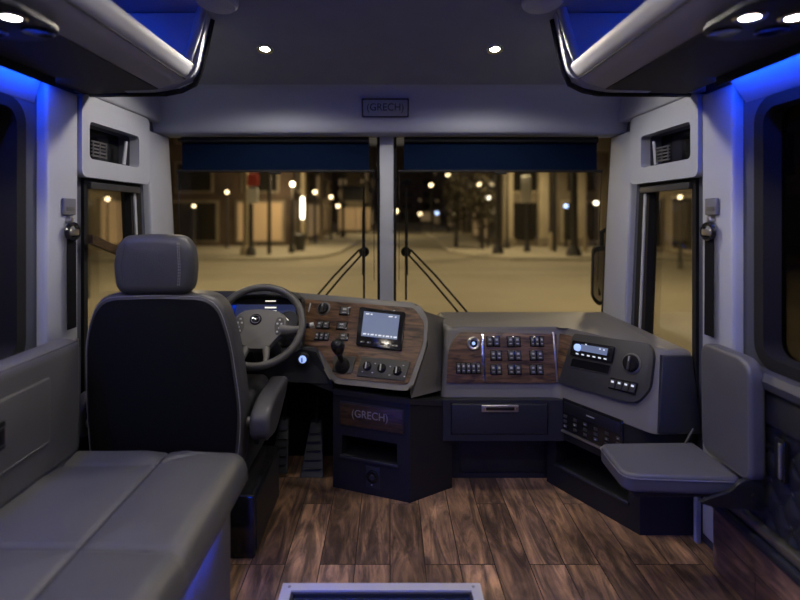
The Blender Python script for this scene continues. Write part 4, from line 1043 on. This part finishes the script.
# ================================================================== JUMP SEAT
def jump_seat():
    t = thing('jump_seat', (1.0, 1.76, .36), 'grey leather fold-down jump seat facing the aisle on the right wall', 'seat')
    lp = smooth_loop([Vector(p) for p in ((.745, 1.655, 0), (1.105, 1.63, 0), (1.105, 1.895, 0), (.755, 1.885, 0))], [.05, .03, .02, .04], 6)
    b = B(); pillow(b, [(p.x, p.y, .425) for p in lp], (0, 0, -.06), .014, 5, True, .004); cu = new_obj('seat_cushion', b, 'leather', t)
    b = B(); tube(b, [(p.x+(.002 if p.x > 1 else -.002)*0, p.y, .412) for p in smooth_loop([Vector(q) for q in ((.743, 1.653, 0), (1.106, 1.628, 0), (1.106, 1.896, 0), (.753, 1.887, 0))], [.05, .03, .02, .04], 6)], .0012, 6, closed=True); new_obj('piping', b, 'thread', cu)
    b = B(); box(b, .78, 1.09, 1.665, 1.87, .345, .366, .006); new_obj('seat_pan', b, 'black_plastic', t)
    # backrest
    lp = smooth_loop([Vector((0, y, z)) for y, z in ((1.60, .415), (1.60, .80), (1.86, .80), (1.86, .415))], [.05, .075, .05, .05], 7)
    b = B(); pillow(b, [(1.108+(.8-p.z)*.01, p.y, p.z) for p in lp], (.05, 0, 0), .012, 5); br = new_obj('backrest', b, 'leather', t)
    b = B(); pp = smooth_loop([Vector((1.108, y, z)) for y, z in ((1.612, .425), (1.612, .788), (1.848, .788), (1.848, .425))], [.045, .07, .045, .045], 7)
    tube(b, [(1.109+(.8-p.z)*.01, p.y, p.z) for p in pp], .0012, 6, closed=True); new_obj('piping', b, 'thread', br)
    # hinge bracket
    b = B(); prism(b, smooth_loop([Vector(p) for p in ((.955, 1.612, .358), (1.06, 1.612, .392), (1.09, 1.612, .425), (1.15, 1.612, .43), (1.165, 1.612, .40), (1.165, 1.612, .33), (1.0, 1.612, .345))], .015, 4), (0, .014, 0), .003); hb = new_obj('hinge_bracket', b, 'black_plastic', t)
    b = B(); lathe(b, [(.012, 0), (.012, .005), (0, .006)], (1.13, 1.612, .375), (0, -1, 0), 16); new_obj('bolt', b, 'rubber', hb)
    b = B(); tube(b, [(1.065, 1.875, .427), (1.10, 1.885, .475)], .004, 8); new_obj('release_lever', b, 'button', t)
jump_seat()
# buckle pouch on wall behind it
t = thing('wall_buckle', (1.15, 1.52, .5), 'dark metal buckle bracket on the quilted wall beside the jump seat', 'buckle')
b = B(); box(b, 1.155, 1.172, 1.525, 1.565, .46, .585, .004); new_obj('housing', b, 'gloss_black', t)
b = B(); box(b, 1.148, 1.156, 1.530, 1.540, .47, .575, .002); new_obj('bracket', b, 'steel', t)

# ================================================================== FLOOR HATCH
def hatch():
    t = thing('floor_hatch', (-.02, 1.5, 0), 'silver-framed dark panel on the floor at the bottom edge', 'floor hatch')
    z = .035; Yf = (CAMZ-z)*F/(583-CY); x0 = (283-CX)/F*Yf; x1 = (480-CX)/F*Yf
    o_ = [(x0, .95), (x1, .95), (x1, Yf), (x0, Yf)]; w = .033; i_ = [(x0+w, .95+w), (x1-w, .95+w), (x1-w, Yf-w), (x0+w, Yf-w)]
    b = B(); plate(b, o_, [i_], lambda x, y: (x, y, z), lambda x, y: (x, y, 0))
    new_obj('frame', b, 'white_frame', t, smooth=False)
    b = B(); box(b, x0+w, x1-w, .95+w, Yf-w, .0, .016); new_obj('panel', b, 'hatch_top', t)
    b = B(); plate(b, [(x0+w, .95+w), (x1-w, .95+w), (x1-w, Yf-w), (x0+w, Yf-w)], [[(x0+w+.008, .95+w+.008), (x1-w-.008, .95+w+.008), (x1-w-.008, Yf-w-.008), (x0+w+.008, Yf-w-.008)]], lambda x, y: (x, y, z-.006), lambda x, y: (x, y, .016)); new_obj('seal', b, 'panel_grey', t, smooth=False)
    for x in (x0+.025, x1-.025):
        b = B(); lathe(b, [(.005, 0), (.005, .002), (0, .003)], (x, Yf-.017, z), (0, 0, 1), 12); new_obj('screw', b, 'steel', t)
hatch()

# ================================================================== WIPERS AND MIRROR (outside)
def wiper(px, s, lab):
    Y = 2.96; t = thing('windscreen_wiper', P(px, 285, Y), lab, 'wiper')
    b = B(); tube(b, [P(px, 188, Y), P(px, 300, Y+.02)], .006, 8); new_obj('blade', b, 'rubber', t)
    b = B(); tube(b, [P(px-.4*s, 210, Y-.02), P(px-.4*s, 275, Y-.02)], .009, 8); new_obj('spine', b, 'black_plastic', t)
    b = B(); lathe(b, [(.028, 0), (.03, .02), (.02, .035), (0, .035)], P(px, 252, Y+.02), (0, 1, 0), 14); new_obj('pivot', b, 'rubber', t)
    e = -s
    b = B(); tube(b, [P(px, 252, Y+.01), P(px-s*21, 275, Y+.02), P(px-s*52, 312, Y+.05)], .006, 8); new_obj('arm', b, 'rubber', t)
    b = B(); tube(b, [P(px+s*2, 250, Y+.03), P(px-s*5, 250, Y+.03), P(px-s*30, 276, Y+.04), P(px-s*61, 312, Y+.06)], .006, 8); new_obj('arm', b, 'rubber', t)
wiper(364, 1, 'black windscreen wiper parked upright left of the centre post')
wiper(406, -1, 'black windscreen wiper parked upright right of the centre post')
def mirror():
    Y = 3.02; c = P(599, 276, Y); t = thing('door_mirror', c, 'tall black-rimmed outside mirror at the right windscreen edge', 'mirror')
    lp = smooth_loop([P(593, 248, Y), P(606, 245, Y+.05), P(607, 300, Y+.05), P(600, 307, Y), P(592, 300, Y)], .03, 6)
    b = B(); loft(b, lp, [p+Vector((.03, .10, 0)) for p in lp], .008); new_obj('housing', b, 'rubber', t)
    q = [c+(p-c)*.84+Vector((0, -.004, 0)) for p in lp]; b = B(); loft(b, q, [p+Vector((0, .008, 0)) for p in q]); new_obj('mirror_glass', b, 'chrome', t)
    b = B(); tube(b, [P(602, 246, Y+.06), P(602, 232, Y+.06), P(612, 226, Y+.02)], .014, 8); new_obj('arm', b, 'rubber', t)
mirror()

# ================================================================== THE STREET OUTSIDE
GZ = -1.0
mat('asphalt', (.27, .235, .165), .85, bump=.5, bscale=30, var=.10, vscale=.5)
mat('pavement', (.34, .30, .22), .85, var=.12, vscale=.8)
mat('kerb_stone', (.42, .38, .29), .8, var=.1, vscale=2)
mat('brick_dark', (.085, .056, .036), .9, var=.3, vscale=.6)
mat('stone_pale', (.45, .38, .26), .85, var=.15, vscale=.7)
mat('stone_mid', (.22, .18, .125), .85, var=.2, vscale=.7)
mat('pole_dark', (.03, .026, .02), .5)
mat('pole_pale', (.30, .24, .15), .6)
mat('sign_white', (.7, .68, .6), .6)
mat('sign_red', (.5, .06, .04), .5)
mat('foliage', (.05, .04, .02), .9, var=.4, vscale=4)
mat('shop_glass', (.02, .018, .015), .2)
mat('road_paint', (.42, .36, .25), .7)
emis('street_glow', (1, .74, .40), 4.5); emis('street_glow_white', (1, .88, .68), 4.5); emis('shop_glow', (1, .68, .36), .07); emis('red_glow', (1, .12, .06), 5); emis('blue_glow', (.4, .55, 1), 4)
b = B(); box(b, -140, 140, -30, 260, GZ-.1, GZ); struct('ground', b, 'asphalt')
def tg(o, lab, cat, grp=None): return tag(o, lab, cat, grp)
def walk(name, pts, lab):
    b = B(); loft(b, [(x, y, GZ+.14) for x, y in pts], [(x, y, GZ) for x, y in pts]); o = struct(name, b, 'pavement', smooth=False)
    b = B()
    n = len(pts)
    for i in range(n):
        A = Vector((*pts[i], GZ+.07)); C = Vector((*pts[(i+1) % n], GZ+.07)); d = (C-A).normalized(); w = Vector((-d.y, d.x, 0))*.09
        loft(b, [A-w+Vector((0, 0, -.07)), A+w+Vector((0, 0, -.07)), A+w+Vector((0, 0, .09)), A-w+Vector((0, 0, .09))], [C-w+Vector((0, 0, -.07)), C+w+Vector((0, 0, -.07)), C+w+Vector((0, 0, .09)), C-w+Vector((0, 0, .09))])
    struct('kerb', b, 'kerb_stone', o, smooth=False)
walk('pavement_left', [(-60, 25.5), (-5.5, 25.5), (-3.6, 27), (-3.0, 30), (-.5, 120), (-60, 120)], 'left')
walk('pavement_right', [(3.6, 30.5), (4.6, 27), (6.0, 25.5), (60, 25.5), (60, 120), (5.5, 120)], 'right')
walk('pavement_far_left', [(-60, -20), (-9.5, -20), (-9.5, 14), (-11, 16), (-60, 16)], 'far left')
walk('pavement_far_right', [(60, -20), (11, -20), (11, 13), (13, 15), (60, 15)], 'far right')
b = B()
for x in (-6, -4.6, -3.2, -1.8, -.4, 1, 2.4, 3.8): box(b, x, x+.4, 21.6, 23.6, GZ, GZ+.006)
b.free()
b = B()
for (x0, x1, y0, y1) in ((-9, 9, 20.2, 20.35), (-9, 9, 23.2, 23.35)): box(b, x0, x1, y0, y1, GZ, GZ+.008)
tag(new_obj('crosswalk_line', b, 'road_paint'), 'pale painted crossing lines on the road ahead', 'road marking')
def building(name, x0, x1, y0, y1, h, m, lab, win, seed, storeys=4, colw=3.2, face='front', shop=.5):
    """facades with window openings; face picks the sides that look at the road"""
    rnd = random.Random(seed); t = thing(name, ((x0+x1)/2, y0, GZ), lab, 'building')
    b = B(); box(b, x0, x1, y0, y1, GZ+.14, GZ+h); new_obj('walls', b, m, t, smooth=False)
    b = B(); box(b, x0-.2, x1+.2, y0-.25, y1, GZ+h, GZ+h+.5); new_obj('cornice', b, 'stone_mid', t, smooth=False)
    sides = []
    if 'f' in face: sides.append((Vector((x0, y0, 0)), Vector((1, 0, 0)), Vector((0, -1, 0)), x1-x0))
    if 'l' in face: sides.append((Vector((x0, y0, 0)), Vector((0, 1, 0)), Vector((-1, 0, 0)), y1-y0))
    if 'r' in face: sides.append((Vector((x1, y0, 0)), Vector((0, 1, 0)), Vector((1, 0, 0)), y1-y0))
    cnt = 0
    for O, d, n, Ln in sides:
        k = max(1, int(Ln/colw))
        for i in range(k):
            for j in range(storeys):
                if cnt > 80: break
                c = O+d*(Ln*(i+.5)/k); w = colw*.28 if j else colw*.36; z0 = GZ+.5+j*3.4; z1 = z0+(2.6 if j == 0 else 1.9)
                A = [c-d*w+n*.03, c+d*w+n*.03]
                q = [Vector((A[0].x, A[0].y, z0)), Vector((A[1].x, A[1].y, z0)), Vector((A[1].x, A[1].y, z1)), Vector((A[0].x, A[0].y, z1))]
                lit = rnd.random() < (shop if j == 0 else .12)
                b = B(); 
                o4 = [p+(p-(q[0]+q[2])/2)*.12+n*.08 for p in q]
                loft(b, o4, [p-n*.1 for p in o4]); fr_ = new_obj('window', b, 'stone_pale' if (i+j) % 2 and m != 'brick_dark' else 'stone_mid', t, smooth=False)
                b = B(); qq = [p+n*.10 for p in q]; loft(b, qq, [p-n*.03 for p in qq]); new_obj('pane', b, 'shop_glow' if lit else 'shop_glass', fr_, smooth=False); cnt += 1
    return t
building('brick_building', -34, -6.7, 36, 60, 15, 'brick_dark', 'dark brick building at the left street corner', None, 3, 3, 4.2, 'fr', .35)
building('far_building', -5.2, -3.4, 62, 110, 13, 'stone_mid', 'pale narrow building further along the left side of the street', None, 5, 3, 5, 'fr', .8)
building('corner_building', 7.6, 30, 36, 62, 15, 'stone_mid', 'stone building with pale columns at the right street corner', None, 11, 3, 3.4, 'fl', .35)
building('distant_building', 9.5, 22, 66, 118, 18, 'brick_dark', 'dark building far along the right side of the street', None, 13, 4, 6, 'fl', .5)
building('end_building', -22, 26, 150, 165, 22, 'brick_dark', 'dark building closing the far end of the street', None, 17, 5, 6, 'f', .6)
building('side_building', -42, -17, 20, 34, 12, 'stone_mid', 'building seen through the driver side window', None, 19, 3, 3.6, 'fr', .5)
building('garage_building', 15, 44, 22, 34, 11, 'stone_mid', 'building seen through the right front side window', None, 23, 3, 2.6, 'fl', .3)
for (x0, x1, y) in ((-30, -16.6, 6), (16, 30, 5)):
    nm = 'left' if x0 < 0 else 'right'
    building('street_building', x0, x1, y-14, y+8, 12, 'stone_mid', 'building beside the coach seen faintly through the %s cabin window' % nm, None, 29 if x0 < 0 else 31, 3, 3.4, 'r' if x0 < 0 else 'l', .2)
# pale columns of the corner building
for k, px in enumerate((455, 462, 482, 520, 545, 566)):
    pass
for k, x in enumerate((8.0, 10.4, 12.9, 15.3, 17.8)):
    b = B(); box(b, x-.32, x+.32, 35.0, 35.7, GZ+.14, GZ+6.5, .04); t = thing('stone_column', (x, 35.3, GZ), 'pale square stone column in front of the right corner building', 'column', 'columns of the right corner building'); new_obj('shaft', b, 'stone_pale', t)
    b = B(); box(b, x-.45, x+.45, 34.85, 35.85, GZ+.14, GZ+.7, .03); new_obj('plinth', b, 'stone_mid', t)
b = B(); box(b, 7.5, 18.5, 34.8, 35.95, GZ+6.52, GZ+7.6, .03); tag(new_obj('stone_beam', b, 'stone_mid'), 'long stone beam lying across the columns at the right corner', 'beam')
def bulb(t, c, r, m='street_glow'):
    b = B(); lathe(b, [(0, -r), (r*.6, -r*.8), (r, 0), (r*.8, r*.6), (0, r)], c, (0, 0, 1), 16); new_obj('globe', b, m, t)
def street_lamp(px, py, Y, r, lab, m='street_glow', h=True, grp=None, pole='pole_dark', power=0):
    r *= .58; c = P(px, py, Y); t = thing('street_lamp', (c.x, Y, GZ+.14), lab, 'street lamp', grp)
    b = B(); tube(b, [(c.x, Y, GZ+.13), (c.x, Y, GZ+.9), (c.x, Y, c.z-r*.9)], [.11, .07, .05], 10); new_obj('pole', b, pole, t)
    bulb(t, c, r, m)
    b = B(); lathe(b, [(r*.8, 0), (r*.5, r*.5), (0, r*.8)], c+Vector((0, 0, r*.75)), (0, 0, 1), 14); new_obj('cap', b, 'pole_dark', t)
    if power: lamp_light('street_lamp_light', c+Vector((0, -.5, 0)), power, .3, (1, .78, .48))
street_lamp(292.5, 184, 34, .27, 'brightest globe street lamp left of the tall lit post', 'street_glow_white', power=250)
street_lamp(315, 192, 40, .27, 'globe street lamp second from the left group, slightly lower')
street_lamp(331, 197, 46, .27, 'globe street lamp farthest right of the descending left group')
street_lamp(227, 192, 33.5, .20, 'dim narrow street lamp in front of the brick building')
street_lamp(194, 206, 33, .17, 'low wall-height lamp near the left windscreen edge')
street_lamp(338, 206, 52, .32, 'reddish lamp further along the left pavement', 'street_glow')
street_lamp(362, 181, 60, .28, 'pale distant lamp just left of the centre post', 'shop_glow')
street_lamp(431, 185, 60, .36, 'high bright street lamp just right of the centre post')
street_lamp(448, 175, 62, .36, 'topmost warm street lamp right of the centre post')
street_lamp(479, 184, 41, .30, 'bright street lamp in front of the bare trees')
street_lamp(488, 198, 34.5, .26, 'lower white street lamp beside the bare trees', 'street_glow_white')
street_lamp(420, 200, 80, .40, 'faint far street lamp in the middle distance', 'shop_glow')
street_lamp(437, 201, 85, .40, 'faint far street lamp above the blue light', 'shop_glow')
street_lamp(420, 214, 90, .5, 'low warm street lamp at the far end of the street')
street_lamp(437, 213, 90, .5, 'bluish low lamp at the far end of the street', 'blue_glow')
street_lamp(396, 211, 70, .5, 'wide warm lamp seen beside the centre post')
street_lamp(107.5, 199, 30, .22, 'bright lamp seen through the driver side window')
street_lamp(680, 197, 20.5, .14, 'lamp seen through the right front side window')
street_lamp(596, 203, 33, .24, 'lamp near the right windscreen edge', 'street_glow_white')
street_lamp(566, 206, 34, .2, 'small lamp left of the tall dark pole on the right', 'blue_glow')
# tall posts
def post(px, ytop, Y, r, lab, m='pole_dark', nm='utility_pole'):
    c = P(px, ytop, Y); t = thing(nm, (c.x, Y, GZ+.14), lab, 'pole')
    b = B(); tube(b, [(c.x, Y, GZ+.13), (c.x, Y, c.z)], [r, r*.8], 12); new_obj('shaft', b, m, t)
    b = B(); lathe(b, [(r*2, 0), (r*1.8, .3), (r*1.1, .5)], (c.x, Y, GZ+.13), (0, 0, 1), 14); new_obj('foot', b, m, t)
    return t
t = post(251, 100, 27, .13, 'dark signal pole with red and white signs in front of the brick building', nm='signal_pole')
b = B(); c = P(253, 180, 26.8); box(b, c.x-.3, c.x+.3, c.y-.08, c.y+.02, c.z-.3, c.z+.3, .05); new_obj('red_sign', b, 'sign_red', t)
b = B(); c = P(253, 196, 26.8); box(b, c.x-.28, c.x+.28, c.y-.08, c.y+.02, c.z-.38, c.z+.38, .05); new_obj('white_sign', b, 'sign_white', t)
post(246, 90, 27.5, .16, 'pale utility pole just left of the signal pole', 'pole_pale')
t = post(303, 100, 36, .22, 'tall pale post with a bright lamp strip between the globe lamps', 'pole_pale', 'lamp_post')
b = B(); c = P(302.5, 208, 35.7); lathe(b, [(0, -.8), (.12, -.7), (.14, 0), (.12, .7), (0, .8)], c, (0, 0, 1), 14); new_obj('lamp_strip', b, 'street_glow_white', t)
post(321, 140, 44, .16, 'pale thin post behind the second globe lamp', 'pole_pale')
post(291.5, 200, 29, .09, 'short dark bollard post beside the litter bin', nm='bollard')
b = B(); lathe(b, [(.28, 0), (.36, .7), (.40, .9), (.30, 1.0), (0, 1.05)], (P(300, 240, 31).x, 31, GZ+.14), (0, 0, 1), 16)
t = thing('litter_bin', (P(300, 240, 31).x, 31, GZ+.14), 'dark round litter bin on the left pavement corner', 'litter bin'); new_obj('body', b, 'pole_dark', t)
t = post(574, 80, 27, .2, 'thick dark pole on the right pavement near the outside mirror')
t = post(527, 150, 30, .10, 'dark pole carrying a tall white sign on the right pavement', nm='sign_pole')
b = B(); c = P(526, 186, 29.8); box(b, c.x-.28, c.x+.28, c.y-.08, c.y, c.z-.95, c.z+.6, .04); new_obj('sign', b, 'sign_white', t)
post(498, 120, 28.5, .16, 'dark pole between the bare trees and the white sign')
post(507, 120, 33, .10, 'thin dark pole next to the trees on the right')
post(343, 150, 50, .14, 'thin pole behind the left wiper', 'pole_dark')
# bare trees
def tree(px, Y, h, lab, seed):
    rnd = random.Random(seed); x = P(px, 0, Y).x; t = thing('street_tree', (x, Y, GZ+.14), lab, 'tree')
    b = B(); tube(b, [(x, Y, GZ+.13), (x+.05, Y, GZ+1.6), (x, Y, GZ+h*.75)], [.14, .11, .05], 8)
    for k in range(14):
        a = rnd.random()*6.28; z = GZ+1.8+rnd.random()*(h-2.6); L = .6+rnd.random()*.7
        tube(b, [(x, Y, z), (x+math.cos(a)*L*.6, Y+math.sin(a)*L*.6, z+.6), (x+math.cos(a)*L, Y+math.sin(a)*L, z+1.2)], [.04, .025, .01], 5)
    new_obj('trunk', b, 'pole_dark', t)
    b = B()
    for k in range(420):
        a = rnd.random()*6.28; e = rnd.uniform(-1, 1); r = (rnd.random()**.4)
        p = Vector((x+math.cos(a)*r*.95*math.sqrt(1-e*e), Y+math.sin(a)*r*.95*math.sqrt(1-e*e), GZ+h*.62+e*r*h*.36))
        n = Vector((rnd.uniform(-1, 1), rnd.uniform(-1, 1), rnd.uniform(-1, 1))).normalized(); u = n.orthogonal().normalized()*.16; w = n.cross(u)
        v = [b.verts.new(p+u), b.verts.new(p+w*.6), b.verts.new(p-u), b.verts.new(p-w*.6)]; b.faces.new(v)
    new_obj('foliage', b, 'foliage', t, smooth=False)
tree(456, 34, 5.2, 'dark tree on the right side of the street, nearest the centre post of the windscreen', 1)
tree(482, 32.5, 4.9, 'dark tree next to the dark pole on the right pavement', 3)
# small street furniture at the far right
for k, (px, Y) in enumerate(((551, 31), (585, 30))):
    x = P(px, 0, Y).x; t = thing('bollard', (x, Y, GZ+.14), ('short pale bollard left' if k == 0 else 'short pale bollard right')+' of the thick dark pole on the right pavement', 'bollard')
    b = B(); lathe(b, [(.14, 0), (.13, .9), (.09, 1.0), (0, 1.05)], (x, Y, GZ+.14), (0, 0, 1), 14); new_obj('shaft', b, 'pole_pale', t)
# added road lamps (cobra heads), lamp heads out of view, to brighten the junction
def cobra(x, y, dx, lab, power):
    z = GZ+7.5; t = thing('road_fill_lamp', (x, y, GZ), lab, 'street lamp')
    b = B(); tube(b, [(x, y, GZ+.0), (x, y, z-.3), (x+dx*.3, y, z), (x+dx, y, z+.1)], [.11, .08, .06, .05], 10); new_obj('pole', b, 'pole_dark', t)
    b = B(); box(b, x+dx-.35, x+dx+.35, y-.14, y+.14, z, z+.16, .05); new_obj('head', b, 'pole_pale', t)
    b = B(); box(b, x+dx-.25, x+dx+.25, y-.1, y+.1, z-.03, z+.01, .01); new_obj('lens', b, 'street_glow', t)
    l = bpy.data.lights.new('road_fill_light', 'SPOT'); l.energy = power; l.color = (1, .78, .46); l.shadow_soft_size = .4; l.spot_size = math.radians(165); l.spot_blend = .5
    o = bpy.data.objects.new('road_fill_light', l); COL.objects.link(o); o.location = (x+dx, y, z-.15)
cobra(-8.2, 14, 2.2, 'added tall fill lamp left of the junction', 1250)
cobra(8.6, 13.5, -2.2, 'added tall fill lamp right of the junction', 1250)
cobra(-6.5, 28, 2.0, 'added tall fill lamp at the far left corner', 1250)
cobra(9.5, 30, -2.0, 'added tall fill lamp at the far right corner', 1250)
cobra(-12, 2, 1.5, 'added tall fill lamp beside the coach on the left', 700)
cobra(12, 2, -1.5, 'added tall fill lamp beside the coach on the right', 700)
cobra(-2.6, 55, 1.6, 'added tall fill lamp further down the street', 1250)

# ================================================================== CAMERA, WORLD, VIEW
w = bpy.data.worlds.new('night'); S.world = w; w.use_nodes = True
bg = w.node_tree.nodes['Background']; bg.inputs[0].default_value = (.05, .042, .035, 1); bg.inputs[1].default_value = .8
cam = bpy.data.cameras.new('camera'); co = bpy.data.objects.new('camera', cam); COL.objects.link(co); S.camera = co
co.location = (0, 0, CAMZ); co.rotation_euler = (PI/2, 0, 0)
cam.sensor_width = 36; cam.lens = 36*F/800; cam.shift_x = (400-CX)/800; cam.shift_y = -(300-CY)/800
cam.dof.use_dof = True; cam.dof.focus_distance = 2.15; cam.dof.aperture_fstop = 1.15; cam.clip_start = .05; cam.clip_end = 600
S.view_settings.view_transform = 'Standard'; S.view_settings.look = 'None'; S.view_settings.gamma = 1; S.view_settings.use_curve_mapping = False
S.view_settings.exposure = .6
